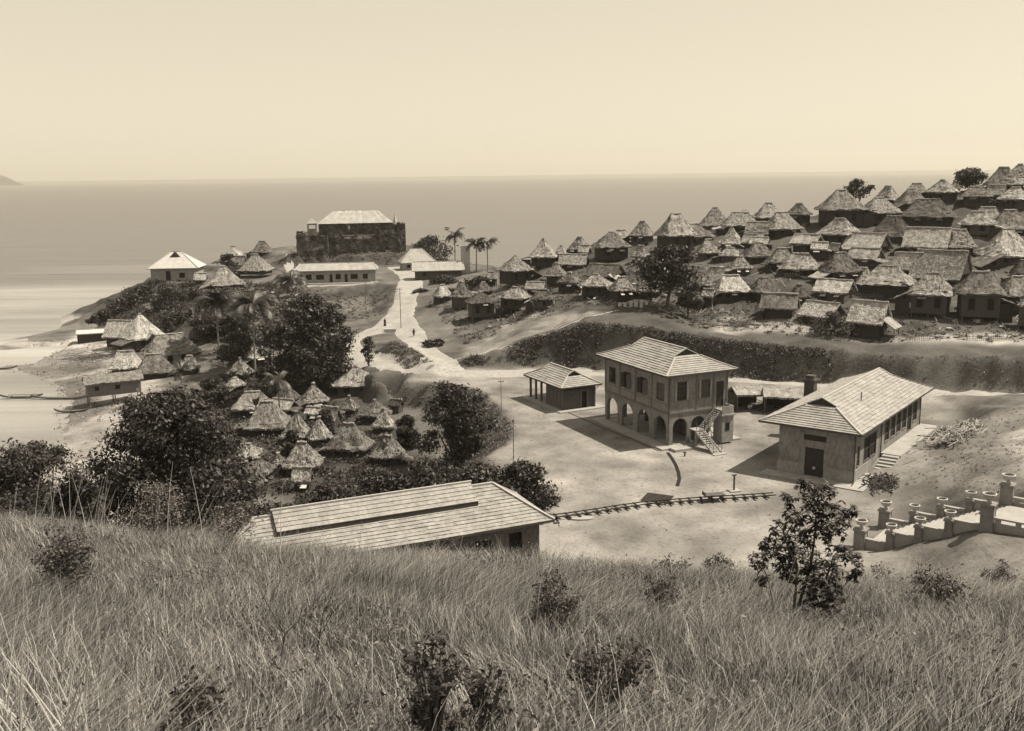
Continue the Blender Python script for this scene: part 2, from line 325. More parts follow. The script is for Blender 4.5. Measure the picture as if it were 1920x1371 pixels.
def hit(px, py, dmin=66., dmax=420.):
    d = ray(px, py); k = 1/hypot(d[0], d[1]); D_ = np.arange(dmin, dmax, .4)
    P_ = EYE[None]+d[None]*(D_*k)[:, None]; below = np.where(P_[:, 2] < hv(P_[:, 0], P_[:, 1]))[0]
    return P_[below[0]] if len(below) else P_[-1]

def pip(poly, x, y):
    ins = np.zeros(x.shape, bool); n = len(poly)
    for i in range(n):
        (xa, ya), (xb, yb) = poly[i][:2], poly[(i+1) % n][:2]
        c = ((ya > y) != (yb > y)) & (x < (xb-xa)*(y-ya)/(yb-ya+1e-12)+xa); ins ^= c
    return ins
# bare soil tone laid out zone by zone (dry earth, weeds, sand, mud; shade painted in on hill and bank)
ALB = np.full(HH.shape, .20)
ALB[GY < 62] = .13
hillzone = (GX > 0) & (GY > 140) & (HH > 1); ALB[hillzone] = .13  # village ground darkened to paint in the shade between huts
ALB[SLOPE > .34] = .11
ALB[(SLOPE > .8) & hillzone] = .08  # steep bank: dark weedy soil, with the face's shade added to the tone
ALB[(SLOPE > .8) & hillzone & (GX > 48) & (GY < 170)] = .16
def zone(px, val, soft=False):
    poly = [p[:2] for p in px]; ALB[pip(poly, GX, GY)] = val
plaza_poly = edge_top[2:11] + [np.array(p, float) for p in ((-6,88,0),(-10,68,0),(0,66,0),(20,64,0),(31,78,0))] + [_sh(0, 0, 8)] + Z((1690,905,0),(1770,830,0),(1800,760,0),(1700,730,.5),(1564,716,.3),(1360,708,0),(1107,690,0),(870,692,0))
zone(plaza_poly, .36)
zone(Z((960,645,3),(1039,620,5.2),(1107,605,6.4),(1150,598,7),(1000,590,5.6),(930,615,3.6),(870,650,1.6),(868,676,.9)), .34)
zone(D((1340,640,165),(1440,643,165),(1640,664,157),(1960,670,148),(1960,630,157),(1700,632,158),(1600,650,160),(1450,605,172),(1350,600,176)), .42)
zone(Z((1690,905,.3),(1790,925,1.8),(1820,935,2.5),(1960,900,5.6),(1960,760,4),(1850,775,2.8),(1770,830,.4)), .26)
zone(Z((1880,800,4),(1960,780,4.6),(1960,900,5.6),(1900,880,5)), .46)
zone([_sh(0, -2, -1), _sh(0, 4, -9), _sh(0, 30, -14), _sh(0, 34, -1)], .34)
sand = HH < -5.9; ALB[sand & (GY < 300) & (GX < 0)] = .50
zone(Z((30,640,-7),(40,622,-7),(175,600,-7),(180,615,-7),(120,640,-6.7)), .22)
zone(Z((0,660,-7),(0,650,-7),(150,655,-6.6),(200,690,-6.4),(100,712,-6.8),(0,702,-7)), .27)
zone(Z((85,715,-6.9),(160,705,-6.5),(200,770,-6.6),(140,800,-7),(95,790,-7.2)), .24)
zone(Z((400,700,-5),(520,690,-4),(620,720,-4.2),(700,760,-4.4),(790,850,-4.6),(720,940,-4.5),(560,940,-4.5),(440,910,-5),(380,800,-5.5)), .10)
zone(edge_bot[:8] + edge_top[:9][::-1], .17)
zone(Z((718,648,.3),(738,636,2.6),(775,655,2.4),(815,690,.2),(760,680,1)), .15)
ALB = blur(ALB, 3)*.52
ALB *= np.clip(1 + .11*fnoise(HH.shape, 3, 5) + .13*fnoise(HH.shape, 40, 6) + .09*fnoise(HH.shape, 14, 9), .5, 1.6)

def ground_mat():
    m = bpy.data.materials.new('soil'); m.use_nodes = True; n = m.node_tree; L = n.links.new; b = n.nodes['Principled BSDF']
    b.inputs['Roughness'].default_value = .95; b.inputs['Specular IOR Level'].default_value = .15
    at = n.nodes.new('ShaderNodeAttribute'); at.attribute_name = 'alb'; tc = n.nodes.new('ShaderNodeTexCoord')
    def noise(sc, d, a, b_, lo, hi):
        t = n.nodes.new('ShaderNodeTexNoise'); t.inputs['Scale'].default_value = sc; t.inputs['Detail'].default_value = d; t.inputs['Roughness'].default_value = .7; L(tc.outputs['Object'], t.inputs['Vector'])
        r = n.nodes.new('ShaderNodeMapRange'); r.inputs[1].default_value = a; r.inputs[2].default_value = b_; r.inputs[3].default_value = lo; r.inputs[4].default_value = hi; L(t.outputs[0], r.inputs[0]); return r.outputs[0]
    def mul(p, q):
        k = n.nodes.new('ShaderNodeMath'); k.operation = 'MULTIPLY'; L(p, k.inputs[0]); L(q, k.inputs[1]); return k.outputs[0]
    v = mul(at.outputs['Fac'], noise(.35, 8, .3, .7, .82, 1.14)); v = mul(v, noise(1.7, 6, .33, .5, .72, 1.05)); v = mul(v, noise(.09, 5, .3, .7, .9, 1.1))
    cx = n.nodes.new('ShaderNodeCombineColor')
    L(v, cx.inputs[0])
    for k, f in ((1, .955), (2, .955)):
        q = n.nodes.new('ShaderNodeMath'); q.operation = 'MULTIPLY'; q.inputs[1].default_value = f; L(v, q.inputs[0]); L(q.outputs[0], cx.inputs[k])
    L(cx.outputs[0], b.inputs['Base Color'])
    nb = n.nodes.new('ShaderNodeTexNoise'); nb.inputs['Scale'].default_value = 2.5; nb.inputs['Detail'].default_value = 8; L(tc.outputs['Object'], nb.inputs['Vector'])
    bp = n.nodes.new('ShaderNodeBump'); bp.inputs['Distance'].default_value = .12; bp.inputs['Strength'].default_value = .8; L(nb.outputs[0], bp.inputs['Height']); L(bp.outputs[0], b.inputs['Normal'])
    return m
M_soil = ground_mat()
idx = np.arange(NX*NY).reshape(NY, NX)
quads = np.stack([idx[:-1, :-1], idx[:-1, 1:], idx[1:, 1:], idx[1:, :-1]], -1)
qz = (HH[:-1, :-1]+HH[1:, 1:])/2; qx = (GX[:-1, :-1]+ST/2); qy = (GY[:-1, :-1]+ST/2)
keep = qz > -10.5
fore = qy < 58
beach = (qz < -5.9) & (qx < 0)
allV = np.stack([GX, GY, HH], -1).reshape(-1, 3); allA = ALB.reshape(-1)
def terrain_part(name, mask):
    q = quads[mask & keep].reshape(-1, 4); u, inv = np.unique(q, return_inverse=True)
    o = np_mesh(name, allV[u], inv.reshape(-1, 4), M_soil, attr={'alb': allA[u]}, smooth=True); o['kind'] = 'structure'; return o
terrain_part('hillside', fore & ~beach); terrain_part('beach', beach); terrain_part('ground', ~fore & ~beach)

# roads: ribbons that follow the ground
M_road = mat('road_dust', .31, .42, .25, 8, .95, (1, 1, 1), .04, 3, fine=(1.6, .8, 1.1))
def ribbon(name, pts, width, mt, lift=.07, kind='structure'):
    P_ = [np.array(p[:2]) for p in pts]
    # smooth (Chaikin)
    for _ in range(2):
        Q = [P_[0]]
        for a, b in zip(P_[:-1], P_[1:]): Q += [a*.75+b*.25, a*.25+b*.75]
        P_ = Q+[P_[-1]]
    R_ = [P_[0]]
    for p in P_[1:]:
        n = max(1, int(np.linalg.norm(p-R_[-1])/.8)); a = R_[-1]
        for i in range(1, n+1): R_.append(a+(p-a)*i/n)
    R_ = np.array(R_); T = np.gradient(R_, axis=0); T /= np.linalg.norm(T, axis=1)[:, None]; N_ = np.stack([-T[:, 1], T[:, 0]], 1)
    K = max(3, int(width/.7)+1); wv = width*(1+.10*np.sin(np.arange(len(R_))*.13)+.05*np.sin(np.arange(len(R_))*.41))
    offs = np.linspace(-.5, .5, K); V = R_[:, None]+N_[:, None]*(offs[None, :, None]*wv[:, None, None])
    z = hv(V[..., 0], V[..., 1])+lift; z[:, 0] -= lift*2.2; z[:, -1] -= lift*2.2
    V3 = np.concatenate([V, z[..., None]], -1).reshape(-1, 3); ii = np.arange(len(R_)*K).reshape(-1, K)
    F_ = np.stack([ii[:-1, :-1], ii[1:, :-1], ii[1:, 1:], ii[:-1, 1:]], -1).reshape(-1, 4)
    o = np_mesh(name, V3, F_, mt, smooth=True); o['kind'] = kind; return o
ribbon('road', Z((745,500,4.7),(765,512,4.4),(772,530,4.2),(760,560,3.3),(748,595,2.0),(712,618,1.1),(660,632,.6),(640,650,.2),(672,672,0),(740,686,0),(820,699,0),(900,702,0),(1000,699,0),(1110,700,0)), 7.2, M_road)
ribbon('road', Z((752,598,1.9),(770,630,.9),(800,660,.5),(835,690,0),(850,700,0)), 6.0, M_road, .09)
ribbon('road', Z((1090,700,0),(1240,706,0),(1380,714,0),(1560,723,.3),(1768,738,.7),(1960,742,1)), 3.4, M_road, .08)
ribbon('path', Z((555,545,3.6),(560,522,4.3),(540,505,4.5),(545,490,5),(520,484,4.6)), 3.2, M_road)
ribbon('path', Z((500,548,3),(540,535,4),(560,522,4.3)), 5, M_road, .09)
ribbon('path', Z((845,668,1.2),(930,645,3.2),(1040,620,5.6),(1110,604,6.6),(1160,588,7.5)), 1.4, M_road, .08)
ribbon('path', Z((700,528,4.4),(640,536,4.0),(560,534,4.0)), 2.2, M_road, .08)

# ------------------------------------------------------------------ sea, sky haze, far headland
def sea_mat():
    m = bpy.data.materials.new('sea_water'); m.use_nodes = True; n = m.node_tree; L = n.links.new; b = n.nodes['Principled BSDF']
    b.inputs['Roughness'].default_value = .38; b.inputs['IOR'].default_value = 1.33
    tc = n.nodes.new('ShaderNodeTexCoord'); mp = n.nodes.new('ShaderNodeMapping'); mp.inputs[3].default_value = (.25, 1, 1); mp.inputs[2].default_value = (0, 0, radians(4)); L(tc.outputs['Object'], mp.inputs[0])
    t = n.nodes.new('ShaderNodeTexNoise'); t.inputs['Scale'].default_value = .16; t.inputs['Detail'].default_value = 9; t.inputs['Roughness'].default_value = .62; L(mp.outputs[0], t.inputs['Vector'])
    bp = n.nodes.new('ShaderNodeBump'); bp.inputs['Distance'].default_value = 1.6; bp.inputs['Strength'].default_value = .9; L(t.outputs[0], bp.inputs['Height']); L(bp.outputs[0], b.inputs['Normal'])
    # pale sandy shallows near the beach, deeper away from it
    cr = n.nodes.new('ShaderNodeValToRGB'); cr.color_ramp.elements[0].color = sep(.50); cr.color_ramp.elements[1].color = sep(.17)
    cr.color_ramp.elements[0].position = .0; cr.color_ramp.elements[1].position = 1
    e_ = cr.color_ramp.elements.new(.45); e_.color = sep(.29)
    e2 = cr.color_ramp.elements.new(.68); e2.color = sep(.225)
    ln = n.nodes.new('ShaderNodeVectorMath'); ln.operation = 'DISTANCE'; ln.inputs[1].default_value = (-150, 160, 0)
    mp2 = n.nodes.new('ShaderNodeMapping'); mp2.inputs[3].default_value = (1, .55, 1); L(tc.outputs['Object'], mp2.inputs[0]); ln.inputs[1].default_value = (-165, 100, 0); L(mp2.outputs[0], ln.inputs[0])
    w2 = n.nodes.new('ShaderNodeTexNoise'); w2.inputs['Scale'].default_value = .02; w2.inputs['Detail'].default_value = 6; L(mp.outputs[0], w2.inputs['Vector'])
    wa = n.nodes.new('ShaderNodeMapRange'); wa.inputs[1].default_value = .3; wa.inputs[2].default_value = .7; wa.inputs[3].default_value = -60; wa.inputs[4].default_value = 60; L(w2.outputs[0], wa.inputs[0])
    ad = n.nodes.new('ShaderNodeMath'); ad.operation = 'ADD'; L(ln.outputs['Value'], ad.inputs[0]); L(wa.outputs[0], ad.inputs[1])
    mr = n.nodes.new('ShaderNodeMapRange'); mr.inputs[1].default_value = 0; mr.inputs[2].default_value = 165; L(ad.outputs[0], mr.inputs[0])
    L(mr.outputs[0], cr.inputs[0])
    m3 = n.nodes.new('ShaderNodeMapping'); m3.inputs[3].default_value = (.05, 1, 1); L(tc.outputs['Object'], m3.inputs[0])
    n3 = n.nodes.new('ShaderNodeTexNoise'); n3.inputs['Scale'].default_value = .09; n3.inputs['Detail'].default_value = 10; n3.inputs['Roughness'].default_value = .8; L(m3.outputs[0], n3.inputs['Vector'])
    r3 = n.nodes.new('ShaderNodeMapRange'); r3.inputs[1].default_value = .35; r3.inputs[2].default_value = .65; r3.inputs[3].default_value = .78; r3.inputs[4].default_value = 1.12; L(n3.outputs[0], r3.inputs[0])
    v3 = n.nodes.new('ShaderNodeVectorMath'); v3.operation = 'SCALE'; L(cr.outputs[0], v3.inputs[0]); L(r3.outputs[0], v3.inputs['Scale']); L(v3.outputs[0], b.inputs['Base Color'])
    return m
sb = MB(); R_ = 42000
sb.add([(-R_, -300, 0), (R_, -300, 0), (R_, R_, 0), (-R_, R_, 0)], [(0, 1, 2, 3)])
sea = sb.build('sea', sea_mat(), loc=(0, 0, -7.05)); sea['kind'] = 'structure'
def headland():
    c = Gd(-30, 350, 8500); n = 90; V = []; rings = 16
    for i in range(rings+1):
        t = i/rings
        for k in range(n):
            a = 2*pi*k/n; r = (1-t)*(1+.16*sin(3*a+1)+.09*sin(7*a)+.05*sin(13*a+t*4))
            V.append((210*r*cos(a), 240*r*sin(a), -8+ (66*(1-(1-t)**1.7))*(1+.12*sin(2.3*a+5*t))+3*sin(11*a+9*t)*(1-t)*t*4))
    F_ = [(i*n+k, i*n+(k+1) % n, (i+1)*n+(k+1) % n, (i+1)*n+k) for i in range(rings) for k in range(n)]
    m = MB(); m.add(V, F_); o = m.build('distant_headland', mat('far_scrub', .05, .12, .03), loc=(c[0]-100, c[1], 0), smooth=True); o.scale = (1.6, 1.8, 2.1); o['kind'] = 'structure'
headland()
hz = MB(); hz.bb(-9500, 9500, -260, 10500, -16, 200)
mh = bpy.data.materials.new('haze'); mh.use_nodes = True; mh.node_tree.nodes.remove(mh.node_tree.nodes['Principled BSDF'])
pv = mh.node_tree.nodes.new('ShaderNodeVolumePrincipled'); pv.inputs['Color'].default_value = (1, .97, .9, 1); pv.inputs['Density'].default_value = .00008; pv.inputs['Anisotropy'].default_value = .2
mh.node_tree.links.new(pv.outputs[0], mh.node_tree.nodes['Material Output'].inputs['Volume'])
hz = hz.build('haze', mh); hz['kind'] = 'stuff'


# ------------------------------------------------------------------ foliage
def leaves_np(centres, radii, n_each, size, flat=.8, tone=(.6, 1.5)):
    """leaf quads on and inside a set of blobs"""
    C = np.repeat(np.array(centres), n_each, 0); R = np.repeat(np.array(radii), n_each, 0); n = len(C)
    d = RNG.standard_normal((n, 3)); d /= np.linalg.norm(d, axis=1)[:, None]
    rr = RNG.random(n)**.3*(1+.32*RNG.standard_normal(n)); P_ = C+d*rr[:, None]*R
    nrm = d*.7+RNG.standard_normal((n, 3))*.8+np.array([0, 0, .35]); nrm /= np.linalg.norm(nrm, axis=1)[:, None]
    u = np.cross(nrm, RNG.standard_normal((n, 3))); u /= np.linalg.norm(u, axis=1)[:, None]; v = np.cross(nrm, u)
    s = size*(.45+1.15*RNG.random(n)**1.5)[:, None]
    V = np.stack([P_-u*s, P_-v*s*.45+nrm*s*.1, P_+u*s, P_+v*s*.45+nrm*s*.1], 1).reshape(-1, 3)
    F_ = np.arange(len(V)).reshape(-1, 4); tn = np.repeat(tone[0]+(tone[1]-tone[0])*RNG.random(n), 4)
    return V, F_, tn
def blobs(H, Wd, n, low=.25, jitter=.16, lobe=.24, dome=False):
    """lobe centres inside a crown envelope of height H and width Wd, base of crown at low*H"""
    out = []; rad = []
    for i in range(n):
        t = random.random()**.8; a = random.uniform(0, 2*pi)
        prof = math.sqrt(max(.05, 1-(2*t-.85)**2*.85)) if not dome else max(.2, (1-t**2.4)**.55); r = Wd/2*prof*math.sqrt(random.random())*.9
        z = H*(low+(1-low)*t*.92)
        out.append((r*cos(a)+random.gauss(0, jitter)*Wd*.2, r*sin(a), z)); q = Wd*lobe*random.uniform(.45, 1.0)*(1-.35*t); rad.append((q, q, q*.62))
    return out, rad
def crown_tree(name, label, cat, px, ytop, wpx, dist, nl=26, n_each=300, leaf=.3, low=.25, group=None, bark=None, lmat=None, tone=(.6, 1.5), trunk=True, lobe=.27, xy=None, zoff=0, scount=1):
    top = Gd(px, ytop, dist); x, y = top[0], top[1]; g = h(x, y)+zoff; H = max(top[2]-g, .5); Wd = wpx*np.linalg.norm(top-EYE)/FPX
    t = thing(name, label, cat, (x, y, g), 0, group)
    C, Rd = blobs(H*.97, Wd, nl, low, lobe=lobe, dome=nl > 100)
    if trunk:
        mb = MB(); r0 = max(.05, H*.028); k = 2+int(H > 3)*2
        fork = H*low*.9; bend = (random.uniform(-.06, .06)*H, random.uniform(-.06, .06)*H)
        mb.tube([(0, 0, -.3), (bend[0]*.4, bend[1]*.4, fork*.55), (bend[0], bend[1], fork), (bend[0]*1.2, bend[1]*1.2, H*.62)], [r0*1.25, r0, r0*.8, r0*.35], 8)
        for c in C[:min(nl, 16)]:
            m_ = Vector((bend[0], bend[1], fork)); e = Vector(c); mid = m_.lerp(e, .5)+Vector((0, 0, -.05*H))
            mb.tube([m_, mid, e], [r0*.5, r0*.3, r0*.08], 5)
        mb.build('trunk', bark or M_bark, t)
    V, F_, tn = leaves_np(C, Rd, n_each, leaf, tone=tone)
    ok = V[:, 2].reshape(-1, 4).min(1) > -.2; F_ = F_[ok]
    np_mesh('crown', V, F_, lmat or M_leaf, t, attr={'tone': tn})
    return t
crown_tree('broadleaf_tree', 'largest dark spreading tree, at the left just beyond the grassy crest', 'tree', 302, 706, 385, 76, 190, 420, .17, .02, lobe=.17)
crown_tree('broadleaf_tree', 'brownish twiggy tree cut off by the left edge of the photo, beside the largest tree', 'tree', 30, 778, 290, 68, 110, 420, .14, .02, lmat=M_leafpale, tone=(.4, 1.2), lobe=.17)
crown_tree('broadleaf_tree', 'tall dark mango-like tree beside the road bend, between the palms and the thatched hollow', 'tree', 580, 542, 150, 170, 70, 420, .3, .14, lobe=.22)
crown_tree('broadleaf_tree', 'lower dark tree leaning against the left side of the tall tree by the road bend', 'tree', 508, 600, 80, 165, 20, 260, .34, .12)
for px, yt, wp, dd, lab in ((140,872,150,70,'low dark tree filling the gap between the largest tree and the left edge tree'), (412,838,150,82,'dark tree at the right foot of the largest tree, above the crest'),
    (437,585,50,218,'dark tree between the leftmost and middle palms of the grove'), (452,622,90,196,'dark bushy tree below the middle palm of the grove'),
    (385,590,60,222,'dark tree behind the peak of the largest steep beach roof'), (535,662,50,176,'dark tree between the open-sided hut and the tall tree'), (395,705,50,165,'dark bushy tree above the right side of the largest tree'),
    (606,765,34,142,'small dark tree among the roofs of the upper hollow'), (548,805,36,132,'small dark tree left of the lower hollow roofs'), (762,775,50,135,'small leafy tree left of the round plaza tree')):
    crown_tree('broadleaf_tree', lab, 'tree', px, yt, wp, dd, 36, 260, .22 if dd < 150 else .3, .03, group='dark trees of the grove and hollow')
crown_tree('broadleaf_tree', 'round dark tree on the earth bank at the left edge of the open plaza', 'tree', 850, 708, 150, 125, 60, 300, .22, .06, lobe=.2)
for i, (px, yt, wp, dd, lab) in enumerate((
    (975,866,110,93,'rightmost dark tree behind the ridge of the near tiled roof'),
    (885,872,120,94,'dark tree second from the right in the clump behind the near tiled roof'),
    (800,852,130,97,'middle dark tree behind the near tiled roof, with banana leaves before it'),
    (705,866,150,95,'dark tree left of the banana plants behind the near tiled roof'),
    (618,902,110,90,'low dark tree above the left part of the near tiled roof'),
    (530,938,90,86,'small leafy bush at the far left end of the near tiled roof'))):
    crown_tree('broadleaf_tree', lab, 'tree', px, yt, wp*1.4, dd, 60, 260, .19, .03, lobe=.2, group='dark trees behind the near tiled roof')
crown_tree('broadleaf_tree', 'dark broad tree in the middle of the hill village, left of its clearing', 'tree', 1252, 455, 110, 183, 34, 300, .32, .3)
crown_tree('broadleaf_tree', 'narrower dark tree with bare forked trunk on the terrace before the hill village', 'tree', 1292, 520, 56, 176, 16, 260, .3, .3)
crown_tree('broadleaf_tree', 'small round tree on the skyline behind the broad roofed hut', 'tree', 1612, 338, 52, 247, 18, 190, .3, .42)
crown_tree('broadleaf_tree', 'larger round tree on the skyline near the right edge', 'tree', 1820, 318, 64, 250, 22, 220, .32, .3)
crown_tree('shrub', 'dark bush between two pale gable roofed huts above the bank', 'bush', 1562, 585, 72, 162, 16, 260, .2, .05, lmat=M_leafpale)
crown_tree('shrub', 'large low bush on the seaward slope right of the fort', 'bush', 805, 446, 95, 325, 20, 240, .42, .02, trunk=False)
crown_tree('shrub', 'tall thin sapling at the side of the lower road', 'sapling', 690, 628, 34, 172, 26, 90, .16, .1, lobe=.3)
for i, (px, yt, wp, dd, lab) in enumerate((
    (190,582,50,262,'lowest seaward bush at the foot of the headland left of the beach huts'), (222,558,60,268,'second bush up the headland edge from the beach'), (262,536,66,274,'third bush up the headland edge, below the white house'),
    (312,536,70,262,'dark bush directly under the white house on the headland'), (365,540,70,250,'dark bush between the white house and the leftmost coconut palm'),
    (430,475,50,292,'bush beside the far thatched huts on the headland'), (240,602,60,240,'bush behind the pale gabled beach shed'), (330,585,60,240,'bush behind the bare branching tree'),
    (425,640,60,205,'round dark bush beside the largest steep thatched roof'), (450,690,50,185,'dark bush between the open-sided hut and the peaked hut of the grove'),
    (620,600,80,180,'leafy shrub in the hollow under the school terrace'), (830,520,60,262,'bush in front of the long low building by the three palms'), (790,560,30,250,'bush at the right side of the saddle road'),
    (900,520,50,240,'bush under the pair of palms'), (815,655,40,188,'bush on the right verge where the two roads meet'), (845,560,30,240,'small bush beside the leftmost hut of the hill village'))):
    crown_tree('shrub', lab, 'bush', px, yt, wp, dd, 14, 220, .32, .02, trunk=False, group='bushes of the headland and saddle')

def scatter(name, poly, n, r, per, leaf, tone=(.6, 1.5), m=None, minslope=None, hmin=-6.3, patchy=None):
    poly = np.array([p[:2] for p in poly]); lo = poly.min(0); hi = poly.max(0); P_ = lo+(hi-lo)*RNG.random((n*6, 2))
    P_ = P_[pip(poly, P_[:, 0], P_[:, 1])]; z = hv(P_[:, 0], P_[:, 1]); ok = z > hmin
    if patchy is not None: ok &= (np.sin(P_[:, 0]*.55+1.3*np.sin(P_[:, 1]*.31))+.8*np.sin(P_[:, 0]*.21+P_[:, 1]*.43)+.5*RNG.standard_normal(len(P_))) > patchy
    if minslope:
        i = np.clip(((P_[:, 0]-X0)/ST).astype(int), 0, NX-1); j = np.clip(((P_[:, 1]-Y0)/ST).astype(int), 0, NY-1); ok &= SLOPE[j, i] > minslope
    P_ = P_[ok][:n]; z = z[ok][:n]; q = r*(.4+RNG.random(len(P_)))
    C = np.column_stack([P_, z+q*.2]); R = np.column_stack([q, q, q*.6])
    V, F_, tn = leaves_np(C, R, per, leaf, tone=tone)
    o = np_mesh(name, V, F_, m or M_leaf, attr={'tone': tn}); o['kind'] = 'stuff'; return o
_bb = [p-np.array([0, .8, 0]) for p in bank_bot]; _bt = [p+np.array([0, 1.2, 0]) for p in bank_top]
o = scatter('bank_undergrowth', _bb[:6]+_bt[:9][::-1], 2200, .6, 30, .14, (.7, 3.6), minslope=.3, patchy=-.7); tag(o, 'dark weeds and creepers covering the cut bank below the hill village', 'undergrowth')
o = scatter('earth_face_weeds', _bb[4:]+_bt[7:][::-1], 900, .4, 20, .1, (.8, 3), M_leafpale, minslope=.45, patchy=-.1); tag(o, 'dry scattered weeds on the bare earth face at the right of the cut bank', 'undergrowth')
o = scatter('school_slope_weeds', Z((560,540,3.8),(700,536,4),(748,545,3.6),(700,600,.8),(600,590,.6)), 260, .5, 24, .14, (.8, 2.6)); tag(o, 'patchy weeds on the slope under the long white building', 'undergrowth')
o = scatter('beach_debris', Z((0,700,-7),(60,640,-7),(180,640,-6.5),(260,700,-6.2),(240,760,-6.4),(120,830,-7),(60,760,-7.4)), 500, .5, 9, .16, (1, 5), M_leafpale, hmin=-7.2); tag(o, 'seaweed, stones and scraps strewn over the beach', 'debris')
o = scatter('headland_undergrowth', Z((180,612,-7),(188,590,-4.5),(250,550,0),(300,528,4),(480,528,4.3),(560,545,3),(640,575,1.2),(600,640,-.5),(500,660,-3),(440,620,-1),(330,612,-3),(250,640,-5)), 1300, 1.2, 60, .26, (.6, 1.9)); tag(o, 'tangled dark undergrowth on the slope between the white house and the grove', 'undergrowth')
o = scatter('grove_undergrowth', Z((420,700,-5),(520,690,-4),(600,740,-4.4),(700,800,-4.5),(760,870,-4.6),(700,930,-4.5),(560,930,-4.5),(440,900,-5),(400,780,-5.5)), 900, .75, 45, .2, (.6, 2.2)); tag(o, 'dark undergrowth between the thatched huts of the lower hollow', 'undergrowth')
o = scatter('fort_hill_weeds', Z((540,480,6.5),(660,476,7.4),(775,474,7),(780,494,5),(660,496,5.2),(550,496,5)), 420, .9, 34, .2, (1.2, 2.4), M_leafpale); tag(o, 'low weeds on the grassy slope before the fort', 'undergrowth')
o = scatter('mound_weeds', Z((718,650,.3),(738,634,2.6),(775,652,2.4),(815,692,.2),(760,684,1)), 260, .5, 40, .13, (1, 2.6), M_leafpale); tag(o, 'patchy weeds on the mound between the two roads', 'undergrowth')
o = scatter('terrace_weeds', D((870,650,185),(1000,600,192),(1150,600,185),(1300,640,168),(1450,650,163),(1600,660,158),(1930,668,150),(1930,600,165),(1500,560,182),(1200,500,225),(960,540,225),(800,570,230)), 1500, .55, 22, .16, (.8, 3.0)); tag(o, 'tufts and weeds among the huts of the hill village', 'undergrowth')
o = scatter('edge_weeds', edge_bot[:8]+edge_top[:10][::-1], 900, .4, 26, .12, (1, 2.4), M_leafpale, hmin=-8); tag(o, 'thin weeds on the earth bank along the left edge of the plaza', 'undergrowth')
o = scatter('slope_tufts', Z((1690,905,.3),(1790,925,1.8),(1820,935,2.5),(1960,900,5.6),(1960,760,4),(1850,775,2.8),(1770,830,.4)), 420, .22, 14, .07, (1, 2.4), M_leafpale); tag(o, 'short weeds on the slope right of the long building', 'undergrowth')
o = scatter('plaza_tufts', plaza_poly, 260, .2, 12, .06, (1, 2.4), M_leafpale); tag(o, 'sparse tufts of weed on the bare plaza', 'undergrowth')

def palm(label, px, ytop, dist, frl=4.0, nf=16, group='coconut palms', lean=0, base_low=None, name='coconut_palm', trunk_r=.17):
    top = Gd(px, ytop, dist); g = h(top[0], top[1]); H = max(1.0, top[2]-g-frl*.28)
    t = thing(name, label, 'palm tree', (top[0], top[1], g), 0, group)
    mb = MB(); mb.tube([(-lean*H*.4, 0, -.3), (-lean*H*.2, .1, H*.4), (-.02*H*lean, 0, H*.8), (0, 0, H)], [trunk_r*1.5, trunk_r, trunk_r*.85, trunk_r*.7], 7); mb.build('trunk', M_barkpale, t)
    V = []; F_ = []
    for k in range(nf):
        a = 2*pi*k/nf+random.uniform(-.2, .2); el = random.uniform(-.25, 1.15); L_ = frl*random.uniform(.75, 1.05); n = 14; p = Vector((0, 0, H)); pr = []
        for i in range(n+1):
            s = i/n; ang = el-1.7*s*s-.3*s; pr.append(p.copy()); p = p+Vector((cos(a)*cos(ang), sin(a)*cos(ang), sin(ang)))*(L_/n)
        side = Vector((-sin(a), cos(a), 0))
        for i in range(1, n):
            s = i/n; wl = frl*.26*math.sin(pi*min(1, .15+s*.85))*random.uniform(.8, 1.1)
            fw_ = (pr[i+1]-pr[i-1]).normalized()
            for sg in (-1, 1):
                tip = pr[i]+side*sg*wl*.8+fw_*wl*.45+Vector((0, 0, -wl*.55)); wd = fw_*(L_/n*.5)
                o_ = len(V); V += [pr[i]-wd, pr[i]+wd, tip+wd*.3, tip-wd*.3]; F_.append((o_, o_+1, o_+2, o_+3))
        for i in range(n):
            o_ = len(V); q = side*.05; V += [pr[i]-q, pr[i]+q, pr[i+1]+q*.7, pr[i+1]-q*.7]; F_.append((o_, o_+1, o_+2, o_+3))
    m = MB(); m.add(V, F_); m.build('fronds', M_palm, t)
    if name == 'coconut_palm':
        c = MB()
        for k in range(5): a = k*1.26; c.lathe([(.02, -.14), (.12, -.05), (.12, .06), (.02, .15)], (cos(a)*.25, sin(a)*.25, H-.2), 6)
        c.build('coconuts', M_trim, t)
    return t
palm('tallest coconut palm beside the white wall on the saddle, left of the pair', 852, 432, 285, 4.6, 20)
palm('left palm of the close pair near the shore side of the saddle', 893, 449, 282, 4.6, 18, lean=.05)
palm('right palm of the close pair near the shore side of the saddle', 913, 446, 284, 4.8, 18, lean=-.05)
palm('leftmost drooping palm of the grove, above the steep roofed beach building', 403, 548, 208, 6.8, 28)
palm('middle drooping palm of the grove, above the open-sided hut', 472, 556, 192, 7.0, 28, lean=.05)
palm('palm standing just left of the tall dark tree, before the school path', 545, 512, 205, 5.4, 20)
palm('young short palm behind the crown of the largest tree', 338, 685, 150, 3.0, 14, trunk_r=.12, group='young palms')
palm('young palm between the huts near the tall dark tree', 520, 702, 150, 3.6, 14, trunk_r=.12, group='young palms')
palm('tiny palm in front of the hut with the broad hipped roof in the hollow', 722, 812, 128, 1.9, 12, trunk_r=.08, group='young palms')
